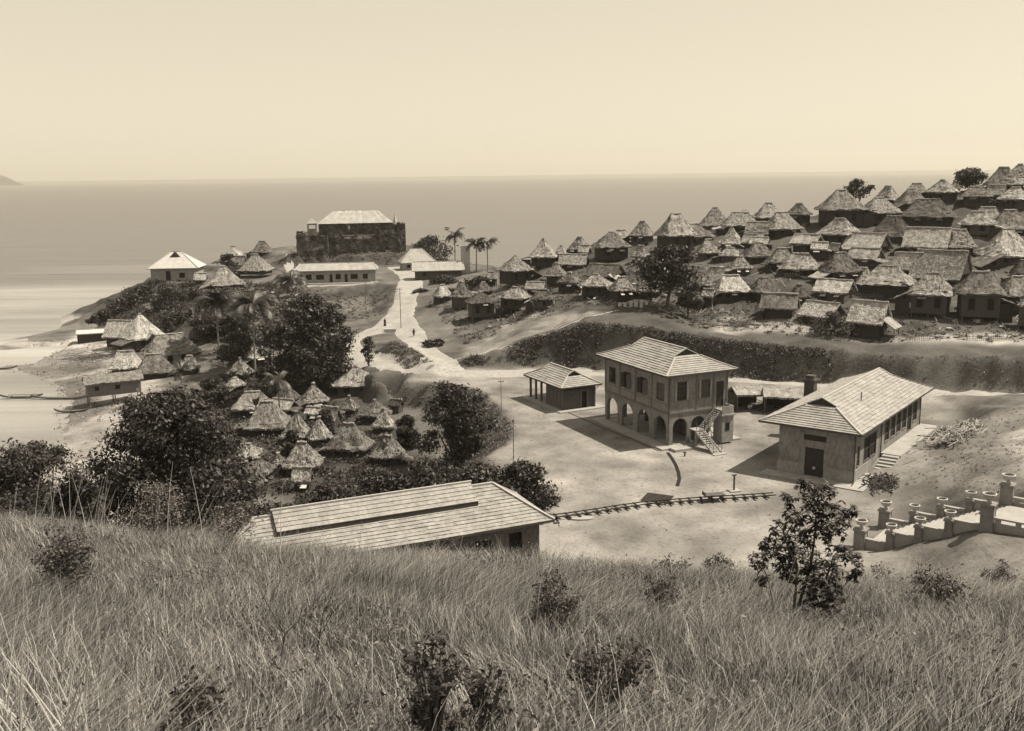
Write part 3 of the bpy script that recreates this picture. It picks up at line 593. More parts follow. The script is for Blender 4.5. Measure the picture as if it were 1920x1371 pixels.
def banana(label, px, ytop, dist, L_=2.4, n=8):
    top = Gd(px, ytop, dist); g = h(top[0], top[1]); H = max(.6, top[2]-g-L_*.7); t = thing('banana_plant', label, 'banana plant', (top[0], top[1], g), 0, 'banana plants')
    mb = MB(); mb.tube([(0, 0, -.2), (0, 0, H)], [.14, .1], 6); mb.build('stem', M_leafpale if False else M_pole, t)
    m = MB()
    for k in range(n):
        a = 2*pi*k/n+random.uniform(-.3, .3); el = random.uniform(.5, 1.4); p = Vector((0, 0, H*.9)); q = 8; P_ = []
        for i in range(q+1):
            s = i/q; ang = el-1.5*s*s; P_.append(p.copy()); p = p+Vector((cos(a)*cos(ang), sin(a)*cos(ang), sin(ang)))*(L_/q)
        sd = Vector((-sin(a), cos(a), 0)); V = []; F_ = []
        for i in range(q+1):
            wl = .32*math.sin(pi*min(1, .1+.9*i/q))+.02; V += [P_[i]-sd*wl-Vector((0, 0, wl*.4)), P_[i], P_[i]+sd*wl-Vector((0, 0, wl*.4))]
        for i in range(q): F_ += [(3*i, 3*i+1, 3*i+4, 3*i+3), (3*i+1, 3*i+2, 3*i+5, 3*i+4)]
        m.add(V, F_)
    m.build('leaves', mat('banana_leaf', .10, .26, 2, trans=.2), t)
banana('pale banana plant in front of the dark trees, above the near tiled roof', 812, 905, 84, 2.6)
banana('banana plant at the right of the pale one behind the near tiled roof', 832, 912, 86, 2.0)
banana('banana plant beside the peaked huts of the grove', 520, 650, 178, 3.0)
banana('banana plant under the tall dark tree', 478, 735, 150, 2.6)
# ---- bare tree
def bare_tree(label, px, ytop, dist, Hs=1, m=None, seed=1, spread=1.1):
    r = random.Random(seed); top = Gd(px, ytop, dist); g = h(top[0], top[1]); H = max(2, top[2]-g); t = thing('bare_tree', label, 'tree', (top[0], top[1], g)); mb = MB()
    def br(p, d, L_, rr, k):
        e = p+d*L_; mb.tube([p, p.lerp(e, .5)+Vector((r.uniform(-.1, .1), r.uniform(-.1, .1), 0))*L_*.3, e], [rr, rr*.8, rr*.6], 5, False)
        if k == 0: return
        for _ in range(3): br(e, (d+Vector((r.uniform(-1, 1)*spread, r.uniform(-1, 1)*spread, r.uniform(-.1, .7)))).normalized(), L_*.74, rr*.58, k-1)
    br(Vector((0, 0, -.2)), Vector((.1, 0, 1)).normalized(), H*.32, H*.03, 4)
    mb.build('branches', m or M_barkpale, t)
bare_tree('leafless pale branching tree behind the dark steep roofed beach building', 360, 560, 232, seed=3)

# ------------------------------------------------------------------ thatched huts
def roof_mesh(W_, D_, ze, hr, rl, seed, concave=1.18, skirt=.28, round_=.18, jit=.07):
    r = random.Random(seed); n = 44; rings = 9; V = []; F_ = []
    for k in range(n):
        pass
    per = []
    for k in range(n):
        a = 2*pi*(k+.5)/n; c, s = cos(a), sin(a); p = 1/((abs(c)**7+abs(s)**7)**(1/7)); per.append((c*p*W_/2, s*p*D_/2))
    phase = r.uniform(0, 6); sag = r.uniform(0, .06)*hr
    for i in range(rings+1):
        t = i/rings
        for k, (x, y) in enumerate(per):
            rx = max(-rl, min(rl, x*(rl/(W_/2))*1.3)); tx = x+(rx-x)*t; ty = y*(1-t)
            j = jit*(1-.4*t); z = ze+hr*(t**concave)
            bx = sin(x*2.1+phase)*.5+sin(y*1.7+phase*2)*.5
            V.append((tx+r.uniform(-j, j), ty+r.uniform(-j, j), z+r.uniform(-j, j)*1.1+bx*.07*(1-t)-(sag*cos(rx*2) if t > .9 else 0)))
    for i in range(rings):
        for k in range(n): F_.append((i*n+k, i*n+(k+1) % n, (i+1)*n+(k+1) % n, (i+1)*n+k))
    F_.append(tuple(rings*n+k for k in range(n)))
    # ragged skirt and underside
    o = len(V)
    for k, (x, y) in enumerate(per): V.append((x*.985, y*.985, ze-skirt*r.uniform(.5, 1.3)))
    o2 = len(V)
    for k, (x, y) in enumerate(per): V.append((x*.8, y*.8, ze+hr*.10))
    for k in range(n): q = (k+1) % n; F_.append((o+k, o+q, q, k)); F_.append((o2+k, o2+q, o+q, o+k))
    F_.append(tuple(o2+k for k in range(n))[::-1])
    # loose straw
    for _ in range(170):
        i = r.randrange(0, rings-1); k = r.randrange(n); p = Vector(V[i*n+k]); q = Vector(V[(i+1)*n+k]); d = (p-q); L_ = d.length or 1; d /= L_
        w_ = Vector((r.uniform(-1, 1), r.uniform(-1, 1), 0)).normalized()*.05; up = Vector((0, 0, r.uniform(.04, .12))); e = p+d*r.uniform(.1, .5)+up
        b = len(V); m_ = p.lerp(q, .5); V += [m_-w_, m_+w_, e+w_, e-w_]; F_.append((b, b+1, b+2, b+3))
    return V, F_
def gable_mesh(W_, D_, ze, hr, seed, over=.0):
    r = random.Random(seed); nx, ny = 16, 8; V = []; F_ = []
    def P_(i, j, s, dz=0):
        x = -W_/2+W_*i/nx; t = j/ny; y = s*(D_/2*(1-t)); z = ze+hr*(t**1.08)
        return (x+r.uniform(-.05, .05), y+r.uniform(-.04, .04), z+r.uniform(-.06, .06)+dz-.05*sin(x))
    for s in (-1, 1):
        o = len(V)
        for j in range(ny+1):
            for i in range(nx+1): V.append(P_(i, j, s))
        for j in range(ny):
            for i in range(nx):
                a = o+j*(nx+1)+i; f = (a, a+1, a+nx+2, a+nx+1); F_.append(f if s < 0 else f[::-1])
        o2 = len(V)
        for j in range(ny+1):
            for i in range(nx+1): x, y, z = V[o+j*(nx+1)+i]; V.append((x*.985, y*.97, z-.22-(.12*r.random() if j == 0 else 0)))
        for j in range(ny):
            for i in range(nx):
                a = o2+j*(nx+1)+i; f = (a, a+1, a+nx+2, a+nx+1); F_.append(f[::-1] if s < 0 else f)
        for i in range(nx): F_.append((o+i, o2+i, o2+i+1, o+i+1) if s < 0 else (o+i, o+i+1, o2+i+1, o2+i))
        for j in range(ny):
            for i in (0, nx): a = o+j*(nx+1)+i; b = o2+j*(nx+1)+i; F_.append((a, a+nx+1, b+nx+1, b))
    return V, F_
TV = {}
def thatch_var(tone, i):
    k = (tone, i % 4)
    if k not in TV:
        f = (.72, .9, 1.08, 1.3)[i % 4]; lo, hi = ((.20, .58), (.10, .36), (.05, .18))[tone]
        TV[k] = mat('thatch_%d_%d' % k, lo*f, min(.6, hi*f), (.8, 1.3, 2.2, 1.0)[i % 4], 9, .95, (1, 1, .3), .2, 5, fine=(8, .4, 1.5), contrast=(.36, .66))
    return TV[k]
ZT = {'A': (1380, 280, 3.428), 'B': (960, 360, 3.808), 'C': (500, 360, 3.808), 'D': (130, 440, 4.267), 'E': (420, 620, 4.283)}
NUM = ['leftmost', 'second from the left', 'third from the left', 'fourth from the left', 'fifth from the left', 'sixth from the left', 'seventh from the left', 'eighth from the left', 'ninth from the left', 'tenth from the left', 'eleventh from the left', 'twelfth from the left', 'thirteenth from the left', 'fourteenth from the left', 'fifteenth from the left', 'sixteenth from the left', 'seventeenth from the left', 'eighteenth from the left', 'nineteenth from the left', 'twentieth from the left', 'twenty-first from the left', 'twenty-second from the left', 'twenty-third from the left', 'twenty-fourth from the left']
ROWS = {'sky': 'on the hill village skyline', 'back': 'in the row below the skyline', 'mid': 'in the middle row of the hill', 'low': 'in the hill row behind the front', 'front': 'in the front row above the bank', 'west': 'beside the saddle road', 'shore': 'near the white house', 'beach': 'by the beach', 'grove': 'in the palm grove', 'holtop': 'in the upper hollow', 'holbot': 'in the lower hollow'}
# zone, x-left, x-right, y-top, y-eave, y-base, ridge fraction, kind (h hip, g gable), tone 0 pale 1 grey 2 dark, row, own phrase or None, extras
HUTS = [
('B',1742,1840,228,300,345,.5,'g',0,'back',None,''),('B',1650,1800,300,368,400,.5,'g',0,'mid',None,''),('A',1370,1440,200,250,262,.2,'h',1,'sky',None,''),('A',0,110,392,425,440,.3,'h',1,'sky',None,''),
('B',90,250,650,692,740,.5,'g',0,'low',None,''),('A',60,200,470,520,560,.4,'g',1,'back',None,''),('A',590,680,610,650,700,.3,'g',1,'low',None,''),
('A',110,300,350,440,462,.25,'h',1,'sky',None,''),('A',318,480,352,418,520,.28,'h',1,'sky',None,'w'),('A',495,835,270,388,525,.22,'h',1,'sky','broadest grey roofed hut on the skyline with tall boarded walls','w'),
('A',770,1050,318,408,500,.25,'h',1,'back',None,'w'),('A',885,1055,250,330,362,.3,'h',1,'sky',None,''),('A',1010,1230,262,352,400,.26,'h',1,'sky',None,''),
('A',1060,1390,348,432,505,.4,'h',2,'back',None,'wa'),('A',1090,1225,225,285,305,.38,'h',1,'sky',None,''),('A',1215,1415,205,276,385,.17,'h',1,'sky',None,'w'),
('A',1455,1620,250,302,385,.4,'h',1,'sky',None,''),('A',1612,1810,150,246,262,.26,'h',1,'sky',None,''),('A',1725,1910,112,192,225,.15,'h',1,'sky','tallest pointed roof at the extreme right of the skyline',''),
('A',1690,1880,255,320,405,.35,'h',0,'back',None,'w'),('A',1616,1722,256,312,330,.6,'g',0,'back',None,''),('A',1785,1920,208,247,262,.5,'h',0,'sky',None,''),
('A',130,440,410,515,582,.3,'h',1,'back',None,'w'),('A',520,800,452,548,640,.28,'h',1,'mid',None,'w'),('A',865,1138,450,575,605,.3,'h',2,'mid',None,''),
('A',1065,1388,515,630,705,.62,'g',0,'mid','long pale gabled roof in the middle of the hill village','w'),('A',1325,1520,527,630,690,.4,'h',1,'mid',None,''),
('A',1440,1645,410,482,565,.35,'h',1,'back',None,'w'),('A',1520,1700,388,465,500,.45,'h',0,'back',None,''),('A',1640,1860,405,512,562,.3,'h',1,'back',None,'a'),
('A',1535,1920,530,690,765,.2,'h',0,'mid','big pale pyramid roof at the right edge in the middle of the hill','w'),
('A',668,1010,552,655,690,.6,'g',0,'mid','pale gabled roof with a second lower roof under its eave',''),('A',712,945,650,705,765,.8,'g',0,'low',None,''),
('A',345,560,552,607,700,.7,'g',0,'mid',None,''),('A',480,592,600,640,722,.6,'g',0,'low',None,''),('A',20,260,605,690,742,.2,'h',2,'mid',None,''),
('A',285,535,675,770,832,.4,'h',0,'low',None,'w'),('A',190,385,640,728,790,.3,'h',1,'low',None,'aw'),('A',520,800,672,790,882,.34,'h',2,'low',None,'wa'),
('A',740,880,780,848,882,.4,'h',1,'low',None,''),('A',780,1140,772,870,972,.3,'h',0,'low','pale hipped roof with deep shade under it right of the propped shutters',''),
('A',1010,1200,687,790,820,.4,'g',0,'low',None,''),('A',1110,1515,672,845,885,.62,'g',1,'low','large sagging brown gabled roof near the right side of the hill',''),
('A',1100,1392,805,935,1092,.24,'h',1,'front','tall square hut with board walls right of the lean-to hut','wl'),('A',1395,1700,800,930,1120,.34,'h',1,'front','large hut with two dark windows near the right edge above the bank','wl'),
('A',1640,1930,830,945,1080,.3,'h',1,'front',None,''),('A',65,270,830,920,992,.3,'h',2,'low',None,'a'),('A',495,765,867,920,992,.7,'g',0,'front','small pale gabled hut with two propped white shutters','a'),
('A',155,400,930,1025,1100,.6,'g',1,'front',None,''),('A',330,470,880,970,1002,.2,'h',2,'low',None,''),('A',380,720,985,1080,1160,.65,'g',0,'front','pale gabled hut partly hidden by a dark bush',''),
('A',715,985,985,1120,1240,.7,'g',0,'front','pale gabled hut with a sloping side lean-to, standing lowest above the bank','L'),('A',1770,1930,722,800,880,.4,'h',2,'low',None,''),
('A',1812,1930,970,1005,1172,.4,'h',1,'front','low hut cut off by the right edge above the bank',''),('A',35,150,540,600,640,.6,'g',0,'mid',None,''),('A',85,215,568,607,650,.6,'g',1,'mid',None,''),('A',125,225,480,545,575,.5,'g',0,'back',None,''),
('B',120,330,335,465,548,.08,'h',0,'back','steep bright pointed roof at the seaward end of the hill village','w'),('B',395,570,292,425,452,.25,'h',1,'back',None,''),('B',470,572,340,445,470,.3,'g',0,'back',None,''),
('B',565,850,285,395,512,.12,'h',1,'back','grey hipped hut with two bright propped shutters at the seaward end','wa'),('B',700,852,285,350,370,.4,'h',0,'sky',None,''),('B',835,1022,205,312,385,.22,'h',1,'sky',None,'w'),
('B',995,1335,157,312,450,.32,'h',1,'sky',None,'w'),('B',1130,1450,240,322,405,.25,'h',1,'back',None,'w'),('B',1335,1560,115,240,262,.14,'h',1,'sky',None,''),('B',1500,1750,150,240,305,.46,'h',1,'back',None,''),
('B',1480,1650,275,385,412,.1,'h',0,'mid',None,''),('B',1312,1482,340,435,492,.3,'h',0,'mid',None,''),('B',1480,1630,405,460,502,.4,'h',0,'mid',None,''),('B',1540,1712,465,545,602,.25,'h',1,'mid',None,'a'),
('B',1415,1702,600,712,802,.45,'h',0,'front',None,'w'),('B',1330,1560,525,680,722,.3,'h',0,'low','steep bright roof just right of the dark village tree',''),('B',1350,1460,695,745,832,.7,'g',0,'front',None,''),
('B',1165,1262,605,700,742,.3,'g',0,'low',None,''),('B',900,1082,600,712,772,.16,'h',1,'low',None,''),('B',845,992,385,460,522,.35,'h',0,'mid',None,'a'),('B',500,822,557,612,652,.75,'g',2,'low',None,''),
('B',680,882,610,705,800,.3,'h',1,'front',None,'wa'),('B',482,716,590,672,762,.18,'h',1,'front',None,'w'),('B',315,512,575,648,732,.16,'h',1,'low',None,'w'),('B',235,397,510,597,682,.08,'h',1,'low',None,''),
('B',327,552,455,528,562,.5,'g',1,'mid',None,''),('B',300,402,382,452,482,.2,'h',0,'back',None,''),('B',-100,152,680,762,862,.2,'h',0,'front','octagonal pale roof at the left end of the front row','w'),('B',140,302,700,767,850,.4,'h',2,'front',None,''),
('C',1640,1915,455,565,690,.06,'h',1,'west','tall hut with steep pyramid roof and plank walls right of the saddle cluster','w'),('C',1180,1332,612,745,802,.3,'h',0,'west',None,''),('C',1310,1472,636,750,850,.12,'h',1,'west',None,''),
('C',1420,1645,740,795,925,.15,'h',2,'west',None,'w'),('C',1470,1622,660,722,752,.3,'h',2,'west',None,''),('C',1560,1652,570,617,682,.5,'h',1,'west',None,''),
('D',1090,1395,260,405,445,.12,'h',0,'shore','sagging pale roof right of the white house',''),('D',1000,1110,325,375,402,.5,'g',0,'shore',None,''),('D',1355,1642,160,290,352,.16,'h',1,'shore','hut raised high on thin posts above the school path','wp'),
('D',1240,1400,100,175,202,.3,'h',0,'shore',None,''),('D',1458,1638,65,152,172,.3,'h',1,'shore',None,''),('D',1290,1432,170,250,275,.3,'g',1,'shore',None,''),
('D',288,560,685,825,922,.8,'g',0,'beach','pale flat-faced gabled shed beside the beach',''),('D',415,762,642,835,942,.07,'h',0,'beach','tall pale pyramid roof with a small front gable by the beach','G'),
('D',775,1230,662,842,885,.05,'h',2,'beach','largest steep dark pyramid roof near the beach','w'),('D',590,1052,805,962,1032,.48,'h',1,'beach','long grey hipped roof over white walls with dark windows near beach','Ww'),
('D',1200,1362,700,782,802,.4,'h',0,'grove',None,''),('D',1395,1622,865,985,1072,.3,'h',0,'grove',None,'w'),('D',1270,1482,990,1117,1182,.04,'h',0,'grove',None,''),('D',1600,1772,1050,1152,1192,.3,'g',0,'grove',None,''),
('D',1250,1412,1150,1212,1292,.3,'h',0,'grove',None,''),('D',340,592,980,1110,1125,.5,'h',0,'beach','bright low roof behind the stilted beach house',''),('D',560,822,1000,1140,1160,.4,'h',1,'beach',None,''),('D',890,1052,1005,1102,1125,.3,'h',1,'beach',None,''),
('E',875,1062,225,337,362,.3,'h',0,'holtop','pale roof tucked behind the round one next to the lower road',''),('E',895,1247,290,445,532,.06,'h',1,'holtop','round-looking grey roof with ragged fringe next to the lower road','w'),
('E',410,612,475,605,622,.04,'h',1,'holtop',None,''),('E',360,612,590,667,702,.8,'g',0,'holtop',None,''),('E',612,842,460,612,642,.05,'h',1,'holtop',None,''),('E',650,802,630,687,742,.6,'g',0,'holtop',None,''),
('E',85,400,545,685,702,.4,'h',0,'holtop',None,''),('E',182,542,632,845,862,.25,'h',1,'holtop','large two-stepped roof with a bright ridge at the left of the hollow',''),('E',940,1087,545,652,702,.1,'h',1,'holtop',None,''),('E',775,962,630,742,792,.7,'g',1,'holtop',None,''),
('E',1080,1352,555,692,762,.06,'h',1,'holtop',None,''),('E',1190,1382,680,832,852,.12,'h',0,'holtop',None,''),('E',470,712,705,905,932,.05,'h',1,'holbot',None,''),('E',672,872,760,935,945,.05,'h',1,'holbot',None,''),
('E',830,1202,787,1000,1042,.26,'h',1,'holbot','broad neat hipped roof with a bright left face in the hollow','w'),('E',1180,1452,905,1077,1102,.3,'h',1,'holbot',None,''),('E',488,792,945,1140,1182,.25,'h',1,'holbot',None,''),
('E',550,722,1070,1290,1302,.3,'g',1,'holbot',None,''),('E',150,412,1072,1195,1235,.15,'h',1,'holbot',None,''),('E',178,352,1150,1310,1330,.04,'h',1,'holbot',None,''),('E',380,502,1030,1120,1152,.2,'h',1,'holbot',None,''),('E',60,302,965,1062,1092,.4,'h',1,'holbot',None,''),
('E',1320,1452,600,652,672,.6,'g',2,'holtop',None,''),
]
TONE = ['pale', 'grey', 'dark brown']
rowm = {}
for i, H_ in enumerate(HUTS):
    ox, oy, s = ZT[H_[0]]; rowm.setdefault(H_[9], []).append((ox+(H_[1]+H_[2])/2/s, i))
for k in rowm: rowm[k].sort()
order = {i: n for k in rowm for n, (_, i) in enumerate(rowm[k])}
DBG = []
for i, (zn, xl, xr, yt, ye, yb, rf, kind, tone, row, phrase, ex) in enumerate(HUTS):
    ox, oy, s = ZT[zn]; xl, xr = ox+xl/s, ox+xr/s; yt, ye, yb = oy+yt/s, oy+ye/s, oy+yb/s; cx = (xl+xr)/2
    r = random.Random(100+i)
    fp = hit(cx, yb); dist = hypot(fp[0], fp[1]); slant = np.linalg.norm(fp-EYE)
    wm = (xr-xl)*slant/FPX*(1.16 if zn == 'E' else 1.13 if xr-xl < 85 else 1.02); asp = r.uniform(.82, 1.0) if kind == 'h' else r.uniform(.7, .85)
    yaw = r.choice([-1, 1])*r.uniform(.12, .62) if kind == 'h' else r.uniform(-.35, .1)
    if rf > .35: yaw *= .5
    if kind == 'g': yaw = r.uniform(-.5, -.12) if rf < .65 else r.uniform(-.62, -.3); wm *= .9; asp = r.uniform(.75, 1.0)
    W_ = wm/(abs(cos(yaw))+asp*abs(sin(yaw))); D_ = asp*W_
    pe = Gh(cx, ye, dist); ze = pe[2]; th = atan2(EYE[2]-ze, dist)
    back = (D_*abs(cos(yaw))+W_*abs(sin(yaw)))/2
    vis = (ye-yt)*slant/FPX; ext = back*(.92 if abs(yaw) > .3 and rf < .2 else .8)
    hr = (vis-ext*sin(th))/cos(th); hr = min(max(hr, .30*W_), (.56 if rf > .12 else .68)*W_*(1.12 if zn == 'E' else 1))
    dv = fp[:2]/np.linalg.norm(fp[:2]); c2 = fp[:2]+dv*back*.85
    gz = h(c2[0], c2[1]); base = min(gz, fp[2]); ze = max(ze, base+1.4)
    lab = phrase or '%s thatched %s hut, %s %s' % (TONE[tone], 'gable-roofed' if kind == 'g' else 'pointed' if rf < .13 else 'hip-roofed', NUM[min(order[i], 23)], ROWS[row])
    azc = -atan2(dv[0], dv[1])
    t = thing('thatched_hut', lab, 'hut', (c2[0], c2[1], base), azc+yaw, 'thatched huts of the village')
    e_ = ze-base
    if kind == 'h': V, F_ = roof_mesh(W_, D_, e_, hr, W_/2*rf, 500+i, jit=.05+.012*W_)
    else: V, F_ = gable_mesh(W_, D_, e_, hr, 500+i)
    m = MB(); m.add(V, F_); TM = thatch_var(tone, i); ro = m.build('roof', TM, t)
    # ridge cap
    rb = MB(); rl = W_/2*rf if kind == 'h' else W_/2*.97; n = 7; rl = max(rl, .22)
    rb.tube([(-rl+2*rl*k/n, r.uniform(-.04, .04), e_+hr+.02+r.uniform(-.05, .07)) for k in range(n+1)], [.16+r.uniform(0, .08) for _ in range(n+1)], 6); rb.build('ridge_cap', M_ridge if tone != 2 else M_thatch[1], ro)
    # walls
    ov = .16*W_; hw, hd = W_/2-ov*.8, D_/2-ov*.7
    fl = e_*(.22 if 'p' not in ex else .5) if e_ > 2.2 else .1
    wl = MB(); top_ = e_+hr*.18; nb = max(4, int(W_/.9))
    wmat = M_wattle2 if ('l' in ex or r.random() < .3) else M_wattle
    if 'W' in ex: wmat = M_white; fl = 0
    for sx in range(nb):      # walls of upright panels, each a little proud of the next
        x0 = -hw+2*hw*sx/nb; x1 = x0+2*hw/nb
        for sg in (-1, 1):
            o_ = sg*(hd+(.03 if sx % 2 else 0)); wl.bb(x0, x1, min(o_, o_-sg*.08), max(o_, o_-sg*.08), fl, top_)
    for sy in range(3):
        y0 = -hd+2*hd*sy/3+.085*(sy == 0); y1 = -hd+2*hd*(sy+1)/3-.085*(sy == 2)
        for sg in (-1, 1):
            o_ = sg*(hw+(.03 if sy % 2 else 0)); wl.bb(min(o_, o_-sg*.08), max(o_, o_-sg*.08), y0, y1, fl, top_)
    wl.bb(-hw-.1, hw+.1, -hd-.12, hd+.12, fl-.12, fl+.02)
    if kind == 'g':
        for sg in (-1, 1):
            X = sg*(W_/2-.35); wl.add([(X, -hd, top_-.05), (X, hd, top_-.05), (X, 0, e_+hr-.25), (X-.07*sg, -hd, top_-.05), (X-.07*sg, hd, top_-.05), (X-.07*sg, 0, e_+hr-.25)], [(0, 1, 2), (3, 5, 4), (0, 2, 5, 3), (1, 4, 5, 2), (0, 3, 4, 1)])
    wo_ = wl.build('wall', wmat, t)
    if fl > .3 or True:
        for sx in (-1, 0, 1):
            for sy in (-1, 1):
                pb = MB(); pb.tube([(sx*hw*.93, sy*hd*.93, -1.2), (sx*hw*.93, sy*hd*.93, fl)], [.09, .08], 6); pb.build('post', M_pole, t)
    wh = (e_-fl)
    if wh > 1.1:
        spots = [(-.5, 0), (.5, 0)] if 'w' in ex or 'W' in ex or 'a' in ex else ([(r.uniform(-.5, .5), 0)] if r.random() < .6 else [])
        if 'W' in ex: spots = [(-.75, 0), (-.2, 1), (.45, 0)]
        for (u, dr) in spots:
            wd = min(1.0, hw*.34); z0 = fl+(wh*.28 if not dr else .02); z1 = fl+wh*.78; x = u*hw; y = -hd-.05
            fb = MB(); fb.bb(x-wd/2-.06, x+wd/2+.06, y-.05, y-.005, z1, z1+.07); fb.bb(x-wd/2-.06, x+wd/2+.06, y-.05, y-.005, z0-.07, z0)
            for sg in (-1, 1): fb.bb(x+sg*(wd/2+.03)-.03, x+sg*(wd/2+.03)+.03, y-.05, y-.005, z0, z1)
            f_ = fb.build('window' if not dr else 'door', M_wattle2, t)
            pn = MB(); pn.bb(x-wd/2, x+wd/2, y-.015, y-.002, z0, z1); pn.build('opening', M_dark, f_)
            if 'a' in ex:
                ab = MB(); ab.box((x, y-.42, z1-.2), (wd*1.15, .9, .05), rx=-.45*-1); ab.build('shutter', M_flap, t)
    if r.random() < .8 and 'W' not in ex and W_ > 3.2:   # kitchen lean-to against one side
        sg = r.choice([-1, 1]); lw, ld = W_*r.uniform(.28, .5), D_*r.uniform(.45, .8); zt = e_*r.uniform(.72, .95); a_ = r.uniform(.2, .5); X = sg*(hw+lw*.42); Yc = r.uniform(-.35, .05)*D_
        lb = MB(); nn = 6; V = []
        for jj in range(nn+1):
            for ii in range(nn+1):
                u = ii/nn-.5; v = jj/nn-.5; V.append((X+u*lw+r.uniform(-.05, .05), Yc+v*ld+r.uniform(-.05, .05), zt-sg*u*lw*math.tan(a_)+r.uniform(-.05, .05)))
        nv = len(V); V += [(x, y, z-.16) for x, y, z in V]; F_ = []
        for jj in range(nn):
            for ii in range(nn): q = jj*(nn+1)+ii; F_ += [(q, q+1, q+nn+2, q+nn+1), (q+nv+nn+1, q+nv+nn+2, q+nv+1, q+nv)]
        for ii in range(nn):
            for q0, q1 in ((ii, ii+1), ((nn+1)*nn+ii+1, (nn+1)*nn+ii), ((ii+1)*(nn+1), ii*(nn+1)), (ii*(nn+1)+nn, (ii+1)*(nn+1)+nn)): F_.append((q0, q0+nv, q1+nv, q1))
        lb.add(V, F_); lb.build('lean_to_roof', thatch_var(r.choice([0, 1, 1, 2]), r.randrange(4)), t)
        lb = MB(); lb.bb(X-lw*.36, X+lw*.36, Yc-ld*.4, Yc-ld*.4+.07, -.6, zt-lw*.4*math.tan(a_)-.12); lb.build('lean_to_wall', M_wattle, t)
    if r.random() < .5 and wh > .9:          # propped awning or hanging mat
        x = r.uniform(-.5, .5)*hw; wd = r.uniform(.7, 1.5); ab = MB(); ab.box((x, -hd-.5, e_-r.uniform(.3, .55)), (wd, r.uniform(.7, 1.2), .05), rx=r.uniform(.25, .6)); ab.build('awning', r.choice([M_flap, M_thatch[0], M_pole]), t)
    if r.random() < .45:
        pb = MB(); x = r.uniform(-.6, .6)*hw; q = r.uniform(.3, .9)
        for sx in (-.2, .2): pb.bar((x+sx, -hd-.15, fl), (x+sx+q, -hd-1.3, -.3), .05)
        for k in range(4): u = (k+.5)/4; pb.bar((x-.2+q*u, -hd-.15-1.15*u, fl-(fl+.3)*u), (x+.2+q*u, -hd-.15-1.15*u, fl-(fl+.3)*u), .04)
        pb.build('ladder', M_pole, t)
    if 'L' in ex:
        lb = MB(); lb.box((hw+1.3, -.2, e_+.1), (3.0, D_*.7, .16), ry=.62); lb.build('lean_to_roof', M_thatch[0], t)
        lb = MB()
        for sy in (-1, 1): lb.tube([(hw+2.2, sy*hd*.6, -1), (hw+2.2, sy*hd*.6, e_-.7)], .07, 5)
        lb.build('lean_to_posts', M_pole, t)
    if 'G' in ex:
        gb = MB(); V, F_ = gable_mesh(2.6, W_*.36, 0, 1.3, 900+i); gb.M = Matrix.Translation((0, -D_*.42, e_-.25)) @ Matrix.Rotation(pi/2, 4, 'Z'); gb.add(V, F_); gb.build('front_gable', M_thatch[0], t)
    DBG.append((i, round(dist), round(W_, 1), round(hr, 1), round(e_, 1), round(gz-fp[2], 1)))
if __name__ == '__main__':
    pass

# ------------------------------------------------------------------ tiled-roof buildings
def wall(mb, p0, p1, z0, z1, th, holes=()):
    """wall from p0 to p1 (outer face on the right-hand side of p0->p1), holes = loops in (s, z)"""
    p0 = Vector((*p0, 0)); p1 = Vector((*p1, 0)); d = (p1-p0).normalized(); L_ = (p1-p0).length; n_in = Vector((-d.y, d.x, 0))
    loops = [[(0, z0), (L_, z0), (L_, z1), (0, z1)]]+[list(l)[::-1] for l in holes]
    tri = tessellate_polygon([[Vector((a, b, 0)) for a, b in l] for l in loops]); flat = [q for l in loops for q in l]; N = len(flat)
    F3 = [p0+d*a+Vector((0, 0, b)) for a, b in flat]; V = F3+[p+n_in*th for p in F3]; F_ = []
    for t in tri:
        a, b, c = [Vector((*flat[k], 0)) for k in t]
        t = tuple(t) if (b-a).cross(c-a).z > 0 else tuple(t)[::-1]
        F_.append(t); F_.append(tuple(k+N for k in t[::-1]))
    o = 0
    for l in loops:
        m = len(l)
        for k in range(m): a = o+k; b = o+(k+1) % m; F_.append((a, a+N, b+N, b))
        o += m
    mb.add(V, F_)
def rect(s0, s1, z0, z1): return [(s0, z0), (s1, z0), (s1, z1), (s0, z1)]
def arch(s0, s1, z0, zs, n=10):
    c = (s0+s1)/2; r = (s1-s0)/2; return [(s0, z0), (s1, z0)]+[(c+r*cos(pi*k/n), zs+r*sin(pi*k/n)) for k in range(n+1)]
